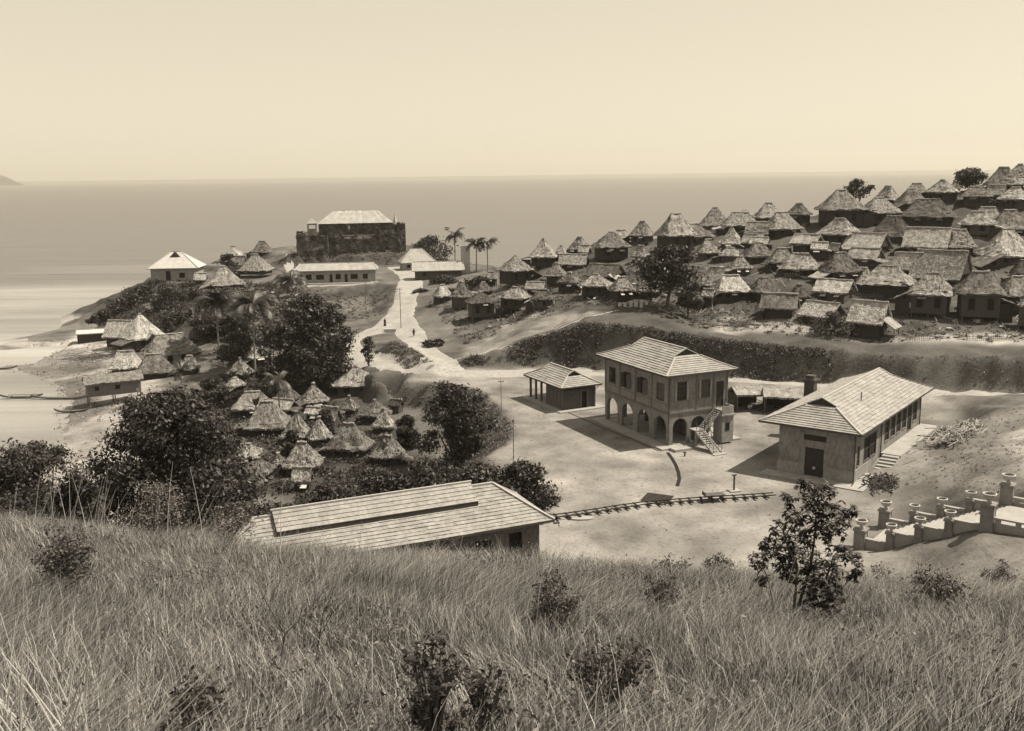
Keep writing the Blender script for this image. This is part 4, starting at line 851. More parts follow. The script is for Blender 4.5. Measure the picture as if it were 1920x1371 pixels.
def tiled_roof(parent, hw, hl, ze, zr, rl, gab=.35, course=.42, step=.075, name='roof', tilemat=None, flare=1.12, gables=True, off=(0, 0)):
    run = hypot(hw, zr-ze); n = int(run/course); m = MB(); ox, oy = off
    tg = 1-gab if gables else 1.0
    def pt(t):  # half width, half length at slope parameter t
        w_ = hw*(1-t)
        if t <= tg: l_ = hl+(min(hl, rl+hw*gab*.2)-hl)*(t/tg) if gables else hl+(rl-hl)*t
        else: l_ = rl
        return w_, l_, ze+(zr-ze)*t**flare
    nx = Vector((zr-ze, 0, hw)).normalized()
    for i in range(n):
        a, b = i/n, (i+1)/n; w0, l0, z0 = pt(a); w1, l1, z1 = pt(b)
        if gables and a > tg-.01: l0 = l1 = rl
        for sg in (-1, 1):
            u = step
            P_ = [(sg*(w0+.02), -l0, z0+u), (sg*(w0+.02), l0, z0+u), (sg*w1, l1, z1), (sg*w1, -l1, z1), (sg*w0, -l0, z0-.0), (sg*w0, l0, z0-.0)]
            ns_ = max(1, int(l0/.6)); rj = random.Random(i*7+int(hl*100)+sg)
            for q in range(ns_):
                ua, ub = q/ns_, (q+1)/ns_; dz_ = rj.uniform(-.022, .022); dx_ = rj.uniform(-.02, .02)
                L2 = lambda A, B, u_: tuple(A[c]+(B[c]-A[c])*u_ for c in range(3))
                Q = [L2(P_[0], P_[1], ua), L2(P_[0], P_[1], ub), L2(P_[3], P_[2], ub), L2(P_[3], P_[2], ua), L2(P_[4], P_[5], ua), L2(P_[4], P_[5], ub)]
                Q = [(x+(dx_ if k_ < 2 else 0), y, z+(dz_ if k_ < 2 else 0)) for k_, (x, y, z) in enumerate(Q)]
                m.add([(x+ox, y+oy, z) for x, y, z in Q], [(0, 1, 2, 3) if sg > 0 else (3, 2, 1, 0), (4, 5, 1, 0) if sg > 0 else (0, 1, 5, 4)])
            if a < tg-.01:
                P_ = [(-w0, sg*(l0+.02), z0+u), (w0, sg*(l0+.02), z0+u), (w1, sg*l1, z1), (-w1, sg*l1, z1), (-w0, sg*l0, z0), (w0, sg*l0, z0)]
                m.add([(x+ox, y+oy, z) for x, y, z in P_], [(0, 1, 2, 3) if sg < 0 else (3, 2, 1, 0), (4, 5, 1, 0) if sg < 0 else (0, 1, 5, 4)])
    ro = m.build(name, tilemat or M_tile, parent)
    c = MB(); w_, l_, zg = pt(tg-.001)
    c.bar((ox, oy-rl, zr+.06), (ox, oy+rl, zr+.06), .22, .14)
    for sx in (-1, 1):
        for sy in (-1, 1):
            pts = []
            for k in range(9): t = tg*k/8; a, b, z = pt(min(t, tg-.001)); pts.append((ox+sx*a, oy+sy*b, z+.09))
            for p, q in zip(pts[:-1], pts[1:]): c.bar(p, q, .2, .12)
            if gables: c.bar((ox+sx*w_, oy+sy*(rl), zg+.1), (ox, oy+sy*rl, zr+.08), .16, .1)
    c.build('ridge_tiles', M_tileedge, ro)
    if gables:
        for sy in (-1, 1):
            g = MB(); y = oy+sy*(rl-.12); g.add([(ox-w_, y, zg-.05), (ox+w_, y, zg-.05), (ox, y, zr-.02), (ox-w_, y-sy*.1, zg-.05), (ox+w_, y-sy*.1, zg-.05), (ox, y-sy*.1, zr-.02)], [(0, 1, 2), (5, 4, 3), (0, 2, 5, 3), (1, 4, 5, 2), (0, 3, 4, 1)])
            for k in range(5): z = zg+(zr-zg)*(k+.3)/5.6; ww = w_*(1-(k+.3)/5.6)-.04; g.box((ox, y+sy*.03, z), (2*ww, .05, .03), rx=.5*sy)
            g.build('gable_vent', M_trim, ro)
    s = MB(); s.bb(ox-hw+.06, ox+hw-.06, oy-hl+.06, oy+hl-.06, ze-.10, ze-.02)
    for sx in (-1, 1): s.bb(ox+sx*hw-.035, ox+sx*hw+.035, oy-hl, oy+hl, ze-.16, ze+.05)
    for sy in (-1, 1): s.bb(ox-hw+.035, ox+hw-.035, oy+sy*hl-.035, oy+sy*hl+.035, ze-.16, ze+.05)
    s.build('eaves_board', M_trim, ro)
    return ro
def window_part(parent, c, wdt, hgt, axis, out, n=(2, 4), frame=.07, glass=None, fm=None, name='window', depth=.1, open_=False):
    """axis: 'x' the window runs along x (wall faces +-y) ; out = outward sign"""
    m = MB(); W2, H2 = wdt/2, hgt/2
    def bb(a0, a1, b0, b1, z0, z1):
        if axis == 'x': m.bb(c[0]+a0, c[0]+a1, c[1]+out*b0, c[1]+out*b1, c[2]+z0, c[2]+z1) if out > 0 else m.bb(c[0]+a0, c[0]+a1, c[1]-b1, c[1]-b0, c[2]+z0, c[2]+z1)
        else: m.bb(c[0]+b0, c[0]+b1, c[1]+a0, c[1]+a1, c[2]+z0, c[2]+z1) if out > 0 else m.bb(c[0]-b1, c[0]-b0, c[1]+a0, c[1]+a1, c[2]+z0, c[2]+z1)
    bb(-W2-frame, -W2, -.1, .05, -H2-frame, H2+frame); bb(W2, W2+frame, -.1, .05, -H2-frame, H2+frame); bb(-W2, W2, -.1, .05, H2, H2+frame); bb(-W2, W2, -.1, .09, -H2-frame, -H2)
    for k in range(1, n[0]): bb(-W2+wdt*k/n[0]-.02, -W2+wdt*k/n[0]+.02, -.09, -.05, -H2, H2)
    for k in range(1, n[1]): bb(-W2, W2, -.085, -.055, -H2+hgt*k/n[1]-.018, -H2+hgt*k/n[1]+.018)
    o = m.build(name, fm or M_wood, parent)
    if not open_:
        m = MB(); bb(-W2, W2, -.12, -.1, -H2, H2); m.build('pane', glass or M_glass, o)
    return o
M_glass = mat('dusty_glass', .03, .06, 2, rough=.25, spec=.6)
M_woodlight = mat('grey_boards', .13, .22, 2, 6, .9, (5, 5, .5), fine=(14, .8, 1.15))
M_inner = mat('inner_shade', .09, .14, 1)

# ---- two-storey arcaded building
t = thing('two_storey_building', 'two-storey plaster building with arcaded ground floor and outside staircase on the plaza', 'building', (19.71, 125.59, 0), radians(24.7))
m = MB(); m.bb(-6.0, 5.7, -8.95, 8.5, -.3, .2); m.bb(-5.0, -2.6, -10.3, -8.97, -.2, .32); m.build('plinth', M_conc, t)
XW, YA, YB = 4.35, -7.8, 7.6
m = MB(); Lw = YB-YA
def arches(L_, n, wd, zs, z0=.22): bay = L_/n; return [arch(bay*(k+.5)-wd/2, bay*(k+.5)+wd/2, z0, zs) for k in range(n)]
wall(m, (-XW, YB), (-XW, YA), .2, 4.25, .34, arches(Lw, 4, 2.75, 2.1)); wall(m, (-XW+.34, YA), (XW-.34, YA), .2, 4.25, .34, arches(2*XW-.68, 3, 2.15, 2.35))
wall(m, (XW, YA), (XW, YB), .2, 4.25, .34, arches(Lw, 4, 2.75, 2.1)); wall(m, (XW-.34, YB), (-XW+.34, YB), .2, 4.25, .34, arches(2*XW-.68, 3, 2.15, 2.35))
bay = Lw/4
wl = [rect(bay*(k+.5)-.75, bay*(k+.5)+.75, 5.6, 7.6) for k in range(4)]
wall(m, (-XW, YB), (-XW, YA), 4.25, 8.95, .25, wl); wall(m, (XW, YA), (XW, YB), 4.25, 8.95, .25, wl)
wr = [rect(1.1, 2.45, 5.75, 7.95), rect(4.6, 5.9, 5.75, 7.9), rect(6.95, 8.05, 4.32, 7.5)]
wall(m, (-XW+.25, YA), (XW-.25, YA), 4.25, 8.95, .25, [[(a-.25, b) for a, b in l] for l in wr]); wall(m, (XW-.25, YB), (-XW+.25, YB), 4.25, 8.95, .25, wr[:2])
m.build('wall', M_plaster, t)
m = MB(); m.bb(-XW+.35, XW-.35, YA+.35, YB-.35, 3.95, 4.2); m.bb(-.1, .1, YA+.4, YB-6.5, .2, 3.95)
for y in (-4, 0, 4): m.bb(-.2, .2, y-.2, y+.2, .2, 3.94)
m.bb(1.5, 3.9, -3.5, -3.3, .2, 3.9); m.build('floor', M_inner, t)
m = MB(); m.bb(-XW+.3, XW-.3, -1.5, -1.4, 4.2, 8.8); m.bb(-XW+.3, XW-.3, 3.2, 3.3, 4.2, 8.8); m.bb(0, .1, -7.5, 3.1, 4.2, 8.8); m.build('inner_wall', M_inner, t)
m = MB()
for k in range(5):
    y = YB-bay*k; y = min(max(y, YA+.14), YB-.14); m.bb(-XW-.07, -XW-.003, y-.13, y+.13, 4.3, 8.9)
for x in (-XW+.14, -.35, 2.2, XW-.14): m.bb(x-.11, x+.11, YA-.06, YA-.003, 4.3, 8.9)
m.bb(-XW-.1, -XW-.004, YA, YB, 4.06, 4.28); m.bb(-XW, XW, YA-.09, YA-.004, 4.06, 4.28)
for k in range(4):
    y = YB-bay*(k+.5); m.bb(-XW-.05, -XW-.003, y-bay/2+.2, y+bay/2-.2, 5.18, 5.26)
m.build('trim', M_woodlight, t)
for k in range(4):
    y = YB-bay*(k+.5)
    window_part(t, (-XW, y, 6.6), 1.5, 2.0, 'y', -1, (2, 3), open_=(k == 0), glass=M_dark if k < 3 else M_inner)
    if k == 0: window_part(t, (XW, y, 6.6), 1.5, 2.0, 'y', 1, (1, 1), open_=True)
    sh = MB()
    for sg in (-1, 1): sh.box((-XW-.32, y+sg*.80, 6.6), (.6, .05, 1.95), rz=.25*sg)
    if k in (1, 2): sh.build('shutter', M_woodlight, t)
window_part(t, (-XW+1.775, YA, 6.85), 1.35, 2.2, 'x', -1, (3, 4)); window_part(t, (-XW+5.25, YA, 6.82), 1.3, 2.15, 'x', -1, (3, 4), glass=M_inner)
for x in (-XW+.93, -XW+2.62, -XW+4.45, -XW+6.06): m = MB(); m.bb(x-.13, x+.13, YA-.12, YA-.07, 5.7, 8.0); m.build('folded_shutter', M_plaster2, t)
m = MB(); m.bb(-XW+6.95, -XW+8.05, YA+.08, YA+.12, 4.32, 7.5); d_ = m.build('door', mat('dark_door', .03, .05, 3), t)
m = MB(); m.bb(-XW+7.0, -XW+7.08, YA+.02, YA+.075, 5.7, 5.85); m.build('handle', M_rail, d_)
tiled_roof(t, 5.27, 8.54, 9.0, 11.4, 4.85)
m = MB()   # down pipe at the near corner
m.tube([(-XW-.12, YA-.12, .2), (-XW-.12, YA-.12, 8.6), (-XW-.7, YA-.7, 8.95)], .06, 6); m.build('down_pipe', M_trim, t)
# staircase with its landing tower
st = MB()
st.bb(2.15, 3.85, -9.75, -7.97, .2, 4.25)
st.bb(2.0, 4.0, -9.9, -7.97, 3.55, 3.75)
for (a, b, c_, d2) in ((2.15, 3.85, -9.75, -9.62), (3.72, 3.85, -9.62, -7.97)): st.bb(a, b, c_, d2, 4.25, 4.75)
tower = st.build('landing_tower', M_plaster2, t)
m = MB(); m.bb(2.65, 3.25, -9.79, -9.755, 1.7, 2.7); m.build('opening', M_dark, tower)
fl_ = MB()
for k in range(12):
    x = 2.15-(k+1)*.195; z = 4.2-(k+1)*.175; fl_.bb(x, x+.23, -9.3, -8.1, z-.07, z)
fl_.bb(-1.5, -.15, -9.45, -8.0, 1.95, 2.1)
for k in range(11):
    y = -9.45-(k+1)*.32; z = 2.05-(k+1)*.175; fl_.bb(-1.4, -.2, y, y+.35, z-.07, z)
for x in (-1.45, -.2): fl_.bar((x, -9.45, 1.85), (x, -13.0, 0), .08, .26)
for y in (-9.32, -8.1): fl_.bar((2.15, y, 4.05), (-.2, y, 1.9), .08, .24)
fl_.bb(-1.7, .1, -13.6, -13.0, -.1, .1)
for x, y in ((-1.4, -8.1), (-1.4, -9.3), (-.25, -8.1)): fl_.bb(x-.08, x+.08, y-.08, y+.08, .2, 1.95)
sc_ = fl_.build('staircase', M_conc, t)
rl_ = MB()
for x in (-1.45, -.2):
    rl_.bar((x, -9.45, 3.0), (x, -13.0, 1.0), .045); rl_.bar((x, -9.45, 2.55), (x, -13.0, .55), .03)
    for k in range(6): y = -9.45-k*.7; z = 2.05-(y+9.45)/-3.55*2.05; rl_.bar((x, y, z), (x, y, z+.98), .04)
rl_.bar((2.15, -9.32, 5.2), (-.2, -9.32, 3.05), .045); rl_.bar((2.15, -9.32, 4.7), (-.2, -9.32, 2.6), .03)
for k in range(5): x = 2.1-k*.57; z = 4.15-(2.15-x)/2.35*2.1; rl_.bar((x, -9.32, z), (x, -9.32, z+1.0), .04)
rl_.bar((-1.45, -9.4, 3.0), (-1.45, -8.05, 3.0), .045); rl_.bar((2.2, -9.7, 5.25), (3.85, -9.7, 5.25), .045); rl_.bar((3.8, -9.7, 5.25), (3.8, -8, 5.25), .045)
for x, y in ((2.2, -9.7), (3.0, -9.7), (3.8, -9.7), (3.8, -8.8), (3.8, -8.0)): rl_.bar((x, y, 4.7), (x, y, 5.25), .035)
rl_.build('railing', M_rail, sc_)

# ---- small pavilion
t = thing('pavilion', 'small tiled pavilion, half open on posts and half boarded, left of the two-storey building', 'pavilion', (7.29, 141.56, 0), radians(26.5))
m = MB(); m.bb(-3.7, 3.7, -6.1, 6.0, -.3, .16); m.build('plinth', M_conc, t)
m = MB(); wall(m, (-2.6, 0), (-2.6, -4.9), .16, 3.05, .12); wall(m, (-2.48, -4.9), (2.48, -4.9), .16, 2.95, .12, [rect(3.0, 3.75, .2, 2.5)]); wall(m, (2.6, -4.9), (2.6, 0), .16, 3.05, .12); wall(m, (2.48, 0), (-2.48, 0), .16, 3.05, .12)
w_ = m.build('wall', M_wood, t)
m = MB()
for y in (-4.84, -3.9, -2.9, -1.9, -.9, -.06): m.bb(-2.66, -2.603, y-.06, y+.06, .16, 3.05)
for x in (-2.5, .35, 1.4, 2.4): m.bb(x-.07, x+.07, -4.96, -4.903, .16, 2.95)
m.build('batten', M_woodlight, w_)
m = MB(); m.bb(.4, 1.3, -4.82, -4.79, .2, 2.5); m.build('door', M_dark, t)
for y in (1.6, 3.3, 5.0):
    for x in (-2.55, 2.55): m = MB(); m.bb(x-.13, x+.13, y-.13, y+.13, .16, 3.5); m.build('post', M_wood, t)
for x in (-2.52, 2.52): m = MB(); m.bb(x-.1, x+.1, -5.15, -4.92, .16, 3.5) if x > 0 else m.bb(x-.1, x+.1, -5.15, -4.98, .16, 3.5); m.bar((x, -5.05, 2.5), (x*1.25, -5.5, 3.4), .07); m.build('post', M_wood, t)
for x in (-2.6, 2.6): m = MB(); m.bar((x, 5.1, 2.6), (x, 5.6, 3.4), .07); m.build('bracket', M_wood, t)
tiled_roof(t, 3.37, 5.72, 3.5, 5.3, 3.45, .33, .4, .06)

# ---- long building with verandah, right
t = thing('long_building', 'long tiled-roof building with dark end door and raised verandah, right of the plaza', 'building', (40.53, 114.76, 0), radians(-37))
m = MB(); m.bb(-4.9, 6.5, -15.5, -13.35, -.3, .12); m.bb(4.8, 6.5, -13.34, -8.2, -.3, .12); m.build('apron', M_conc, t)
m = MB(); xa, xb, ya, yb = -3.6, 4.75, -13.3, 12.2
wall(m, (xa, ya), (xb, ya), 0, 5.6, .3, [rect(3.0, 5.1, .12, 3.3), rect(2.8, 5.3, 4.1, 4.75)])
ver = [rect(15.6+2.3*k-5.2, 15.6+2.3*k-5.2+1.75, 2.15 if k != 4 else 1.35, 4.75) for k in range(6)]
wall(m, (xb, ya+.3), (xb, yb-.3), 0, 5.6, .3, [rect(.7, 1.5, 1.6, 3.9), rect(3.0, 7.3, 1.6, 4.3)]+ver)
wall(m, (xb, yb), (xa, yb), 0, 5.6, .3); wall(m, (xa, yb-.3), (xa, ya+.3), 0, 5.6, .3)
m.bb(xa-.08, xb+.001, ya-.09, ya-.003, 0, 1.45) if False else None
m.build('wall', M_plaster, t)
for bb_ in ((xa-.1, -.66, ya-.08, ya-.004, .12, 1.4), (1.56, xb+.08, ya-.08, ya-.004, .12, 1.4), (xb+.004, xb+.08, ya, -8.3, .12, 1.4)): m = MB(); m.bb(*bb_); m.build('base_course', M_plaster2, t)
m = MB(); m.bb(-.62, 1.52, ya+.12, ya+.18, .12, 3.3); d_ = m.build('door', mat('dark_door', .03, .05, 3), t)
m = MB(); m.lathe([(.02, -.05), (.17, -.03), (.17, .03), (.02, .05)], (0, 0, 0), 14); o = m.build('round_plate', M_white, d_); o.location = (.45, ya+.05, 1.05); o.rotation_euler = (pi/2, 0, 0)
m = MB()
m.bb(-.82, 1.72, ya+.12, ya+.17, 4.1, 4.75)
for k in range(5): m.box((.45, ya+.07, 4.2+k*.12), (2.45, .12, .02), rx=.6)
m.build('louvre_vent', M_trim, t)
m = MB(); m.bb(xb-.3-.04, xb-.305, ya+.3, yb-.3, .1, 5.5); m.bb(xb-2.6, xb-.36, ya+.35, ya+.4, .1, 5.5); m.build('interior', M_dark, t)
for k in range(6):
    y = ya+.3+ver[k][0][0]+.875; zc = (ver[k][0][1]+4.75)/2; window_part(t, (xb, y, zc), 1.75-.14, 4.75-ver[k][0][1]-.14, 'y', 1, (2, 2 if k == 4 else 3), name='door' if k == 4 else 'window', fm=M_woodlight, glass=M_dark, frame=.06)
window_part(t, (xb, ya+.3+1.1, 2.75), .68, 2.15, 'y', 1, (1, 3), frame=.06, fm=M_woodlight, glass=M_dark)
for k in range(2): window_part(t, (xb, ya+.3+4.07+2.15*k, 2.95), 1.95, 2.5, 'y', 1, (2, 2), frame=.06, fm=M_wood, glass=M_dark)
m = MB(); m.bb(4.8, 7.05, -4.0, 12.4, -.3, 1.3); m.build('verandah', M_conc, t)
m = MB()
for k in range(6): y = -8.1+k*.68; m.bb(5.15, 6.95, y, -4.003 if k else -8.1+.66, -.2, .2+k*.2-(.0 if k else 0)) if k == 0 else m.bb(5.15, 6.95, y, y+.68 if k < 5 else -4.003, -.2, .2+k*.2)
m.bb(6.96, 7.1, -8.1, -4.01, -.2, .3); m.build('steps', M_conc, t)
for a_, b_ in (((xb+.12, ya-.16, 0), (xb+.12, ya-.16, 5.4)), ((xb+.14, -4.3, 0), (xb+.14, -4.3, 5.3)), ((xb+.14, 11.8, 1.3), (xb+.14, 11.8, 5.3))): m = MB(); m.tube([a_, b_], .07, 6); m.build('down_pipe', M_trim, t)
ro = tiled_roof(t, 5.74, 14.1, 5.7, 8.25, 10.3, .3)
m = MB(); m.bb(-7.2, -5.95, 3.5, 4.7, -.2, 7.0); m.bb(-7.35, -5.8, 3.35, 4.85, 7.0, 7.25); m.bb(-7.1, -6.05, 3.6, 4.6, 7.25, 7.7); m.build('chimney', M_brick, t)
m = MB(); m.tube([(2.4, -4.3, 6.8), (2.4, -4.3, 8.2)], .06, 6); m.build('roof_pipe', M_trim, ro)
m = MB(); m.bb(7.3, 8.0, 9.5, 12.3, -.2, 1.2); m.build('cistern', M_brick, t)
m = MB(); m.add([], []); 

# ---- near building whose roof shows above the grass
t = thing('near_building', 'long tiled roof with a raised ventilating ridge, half hidden by the grassy crest', 'building', (0, 0, 0), radians(-66))
FC = np.array([3.42, 78.85]); uy = np.array([sin(radians(66)), cos(radians(66))]); ux = np.array([sin(radians(156)), cos(radians(156))]); HL, HWn = 14.0, 3.9
c = FC-uy*HL-ux*HWn; t.location = (c[0], c[1], 0)
tiled_roof(t, HWn, HL, 4.5, 7.15, HL-4.0, .0, .36, .055, gables=False, flare=1.06)
m = MB()
n = 6
mo = MB(); mz = 7.15+.42; mw = 1.75; md = 1.2
for i in range(5):
    a, b = i/5, (i+1)/5; w0, z0 = mw*(1-a), mz-md*(1-a); w1, z1 = mw*(1-b), mz-md*(1-b)
    for sg in (-1, 1): mo.add([(sg*(w0+.02), -8.6, z0+.055), (sg*(w0+.02), 8.0, z0+.055), (sg*w1, 8.0, z1), (sg*w1, -8.6, z1), (sg*w0, -8.6, z0), (sg*w0, 8.0, z0)], [(0, 1, 2, 3) if sg > 0 else (3, 2, 1, 0), (4, 5, 1, 0) if sg > 0 else (0, 1, 5, 4)])
mr_ = mo.build('raised_roof', M_tile, t)
mo = MB(); mo.bar((0, -8.7, mz+.05), (0, 8.1, mz+.05), .2, .12); mo.build('ridge_tiles', M_tileedge, mr_)
mo = MB()
for sg in (-1, 1): mo.bb(sg*mw-.08, sg*mw-.02, -8.6, 8.0, mz-md-.32, mz-md+.01)
for y in (-8.55, 7.95): mo.add([(-mw, y, mz-md-.3), (mw, y, mz-md-.3), (mw, y, mz-md), (0, y, mz-.03), (-mw, y, mz-md)], [(0, 1, 2, 3, 4)]); mo.add([(-mw, y+.04, mz-md-.3), (mw, y+.04, mz-md-.3), (mw, y+.04, mz-md), (0, y+.04, mz-.03), (-mw, y+.04, mz-md)], [(4, 3, 2, 1, 0)])
mo.build('vent_band', M_trim, mr_)
m = MB(); wall(m, (3.0, -13), (3.0, 13), 0, 4.42, .2, [rect(2+3*k, 3.6+3*k, 1.0, 3.4) for k in range(7)]+[rect(23.2, 24.4, .05, 3.6)]); wall(m, (2.8, 13), (-2.8, 13), 0, 4.42, .2); wall(m, (-3, 13), (-3, -13), 0, 4.42, .2); wall(m, (-2.8, -13), (2.8, -13), 0, 4.42, .2)
m.build('wall', M_wood, t)
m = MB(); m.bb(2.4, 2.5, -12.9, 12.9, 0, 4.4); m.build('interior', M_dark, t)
m = MB(); m.bb(3.9-.3, 3.9-.05, HL+.0, HL+.5, 4.1, 4.2); m.bar((3.7, HL+.5, 4.15), (3.7, HL+.5, 3.8), .06); m.build('gutter_bracket', M_trim, t)

# ------------------------------------------------------------------ garden staircase with pillars and urns
t = thing('garden_staircase', 'broad concrete staircase with stepped parapets and pillars climbing right from the plaza', 'staircase', tuple(SA), radians(-39))
m = MB(); nst = 26
for k in range(nst): x = .3+k*.385; m.bb(x, x+.385 if k < nst-1 else 10.34, .3, 6.25, -.6, .17*(k+1)-.02)
m.build('steps', M_conc, t)
m = MB(); m.bb(10.35, 30, .28, 6.27, 3.4, 4.5); m.build('landing', M_conc, t)
secs = [(.45, 2.3, .42), (2.9, 4.65, 1.55), (5.2, 7.0, 2.65), (7.6, 9.7, 3.75)]
for y0, y1 in ((-.12, .27), (6.28, 6.67)):
    for a, b, z in secs:
        m = MB(); m.bb(a, b, y0+.04, y1-.04, z-1.6, z+.5); m.bb(a, b, y0, y1, z+.5, z+.63); m.build('parapet', M_conc, t)
    m = MB(); L0, L1 = 10.7, 29.
    m.bb(L0, L1, y0+.04, y1-.04, 3.4, 4.72)
    for k in range(12): m.bb(L0+.1+k*1.5, L0+.5+k*1.5, y0+.07, y1-.07, 4.72, 5.05)
    m.bb(L0, L1, y0, y1, 5.05, 5.2); m.build('balustrade', M_conc, t)
def pillar(x, y, z0, wdt, hgt):
    m = MB(); m.bb(x-wdt/2-.07, x+wdt/2+.07, y-wdt/2-.07, y+wdt/2+.07, z0-1.0, z0+.25); m.bb(x-wdt/2, x+wdt/2, y-wdt/2, y+wdt/2, z0+.25, z0+hgt-.18)
    for sg in (-1, 1):
        for (a, b) in ((-wdt/2+.04, -wdt/2+.14), (wdt/2-.14, wdt/2-.04)):
            m.bb(x+a, x+b, y+sg*(wdt/2)+(0.003 if sg > 0 else -.028), y+sg*(wdt/2)+(.028 if sg > 0 else -.003), z0+.35, z0+hgt-.28)
            m.bb(x+sg*(wdt/2)+(0.003 if sg > 0 else -.028), x+sg*(wdt/2)+(.028 if sg > 0 else -.003), y+a, y+b, z0+.35, z0+hgt-.28)
    m.bb(x-wdt/2-.1, x+wdt/2+.1, y-wdt/2-.1, y+wdt/2+.1, z0+hgt-.18, z0+hgt); m.build('pillar', M_urnstone, t)
M_urnstone = mat('pillar_stone', .2, .3, 1.5, 6, .9, (1, 1, 1), .01, 12)
def urn_mesh(sc):
    m = MB(); m.lathe([(.26, 0), (.28, .06), (.15, .12), (.11, .2), (.16, .27), (.34, .36), (.44, .5), (.47, .62), (.53, .68), (.53, .76), (.44, .78), (.40, .70), (.02, .68)], n=20); return m
m = urn_mesh(1); urn0 = thing('stone_urn', 'x', 'urn', (0, 0, 0), 0, 'stone urns on the staircase pillars'); m.build('bowl', M_urn, urn0, smooth=False)
m = MB(); m.lathe([(.02, .69), (.39, .71), (.02, .74)], n=14); m.build('soil', M_dark, urn0)
urn_n = 0
def put_urn(x, y, z, sc, lab):
    global urn_n
    p = t.matrix_basis @ Vector((x, y, z)); loc = tuple(SA+SU*x+SV*y+np.array([0, 0, z]))
    if urn_n == 0: urn0.location = loc; urn0['label'] = lab; urn0.scale = (sc,)*3
    else: dup(urn0, loc, 0, lab, sc)
    urn_n += 1
for (x, z0, wd, hg, sc, l1, l2) in ((0, 0, .92, 1.85, 1.0, 'urn on the big pillar at the foot of the stairs, near side', 'urn on the big pillar at the foot of the stairs, far side'),
        (2.6, .75, .62, 1.35, .9, 'urn on the first small pillar up the near parapet', 'urn on the first small pillar up the far parapet'),
        (4.93, 1.85, .62, 1.35, .9, 'urn on the second small pillar up the near parapet', 'urn on the second small pillar up the far parapet'),
        (7.3, 2.95, .62, 1.35, .9, 'urn on the third small pillar up the near parapet', 'urn on the third small pillar up the far parapet'),
        (10.2, 4.0, .95, 2.3, 1.05, 'urn on the tall pillar at the top of the stairs, near side', 'urn on the tall pillar at the top of the stairs, far side')):
    for y, lab in ((.08, l1), (6.48, l2)):
        pillar(x, y, z0, wd, hg); put_urn(x, y, z0+hg, sc, lab)
m = MB(); m.lathe([(.02, 0), (.34, .12), (.42, .45), (.28, .8), (.02, .98)], n=12); o = m.build('round_shrub', M_leafpale, None, tuple(SA+SU*9.0+SV*5.2+np.array([0, 0, 4.0]))); tag(o, 'small dark clipped shrub beside the far pillar at the top of the stairs', 'bush')
M_leafpale.node_tree  # keep

# ------------------------------------------------------------------ plaza things
def onp(px, py, z=0.): p = Gz(px, py, z); return p
# drain channels
m = MB()
pts = [onp(*q) for q in ((1252,849),(1260,860),(1267,872),(1272,886),(1274,898),(1270,912))]
def strip(mb, pts, wd, z0, z1):
    for a, b in zip(pts[:-1], pts[1:]): mb.bar((a[0], a[1], (z0+z1)/2), (b[0], b[1], (z0+z1)/2), wd, z1-z0)
strip(m, pts, .38, -.1, .05); o = m.build('drain_channel', M_dark); tag(o, 'dark curved drain running from the arcaded building across the plaza', 'drain')
m = MB(); pts = [onp(*q) for q in ((1066,774),(1098,788),(1133,804),(1180,822),(1235,846))]; strip(m, pts, .16, -.1, .045); o = m.build('drain_channel', M_trim); tag(o, 'thin straight drain between the pavilion and the arcaded building', 'drain')
m = MB(); pts = [onp(*q) for q in ((1110,757),(1129,765))]; strip(m, pts, .16, -.1, .045); o = m.build('drain_channel', M_trim); tag(o, 'short drain at the right end of the pavilion floor', 'drain')
# narrow-gauge track
tr = thing('light_railway_track', 'narrow light railway track on raised sleepers crossing the near side of the plaza', 'railway track', (0, 0, 0))
tp = [onp(*q, .0) for q in ((1020,976),(1070,970),(1110,964),(1160,956),(1210,949),(1260,945),(1310,941),(1360,938),(1410,935),(1452,932))]
for off in (-.38, .38):
    m = MB()
    for a, b in zip(tp[:-1], tp[1:]):
        d = (b-a)/np.linalg.norm(b-a); nn = np.array([-d[1], d[0], 0]); pa, pb = a+nn*off, b+nn*off; m.bar((pa[0], pa[1], .34), (pb[0], pb[1], .34), .07, .1)
    m.build('rail', M_rail, tr)
Ls = [0]
for a, b in zip(tp[:-1], tp[1:]): Ls.append(Ls[-1]+np.linalg.norm(b-a))
k = 0.3
while k < Ls[-1]-.2:
    i = max(j for j in range(len(Ls)) if Ls[j] <= k); u = (k-Ls[i])/(Ls[i+1]-Ls[i]); p = tp[i]*(1-u)+tp[i+1]*u; d = (tp[i+1]-tp[i]); a_ = atan2(d[1], d[0])+random.uniform(-.06, .06)
    m = MB(); m.box((p[0], p[1], .25), (.2, 1.55, .1), rz=a_); m.box((p[0], p[1], .06), (.22, .3, .28), rz=a_); m.build('sleeper', M_rail, tr); k += random.uniform(.95, 1.35)
p = onp(1338, 940); a_ = atan2(tp[7][1]-tp[6][1], tp[7][0]-tp[6][0]); ct = thing('flat_cart', 'small dark flat wagon standing on the light railway', 'cart', (p[0], p[1], .4), a_)
m = MB(); m.bb(-1.1, 1.1, -.5, .5, .28, .38); m.box((-1.05, 0, .5), (.06, .95, .3)); m.build('bed', M_wood, ct)
m = MB(); m.bb(-.9, .9, -.32, -.24, .16, .277); m.bb(-.9, .9, .24, .32, .16, .277); m.build('frame', M_rail, ct)
for x in (-.6, .6):
    for y in (-.38, .38): m = MB(); m.tube([(x, y-.04, .15), (x, y+.04, .15)], .16, 12); m.build('wheel', M_rail, ct)
p = onp(1090, 973); m = MB(); m.lathe([(.02, 0), (.62, .0), (.62, .16), (.02, .18)], n=20); o = m.build('round_slab', M_conc, None, (p[0], p[1], -.02)); o.scale = (2.0, .9, 1); tag(o, 'low pale oval concrete cover beside the railway track near the tiled roof', 'cover')
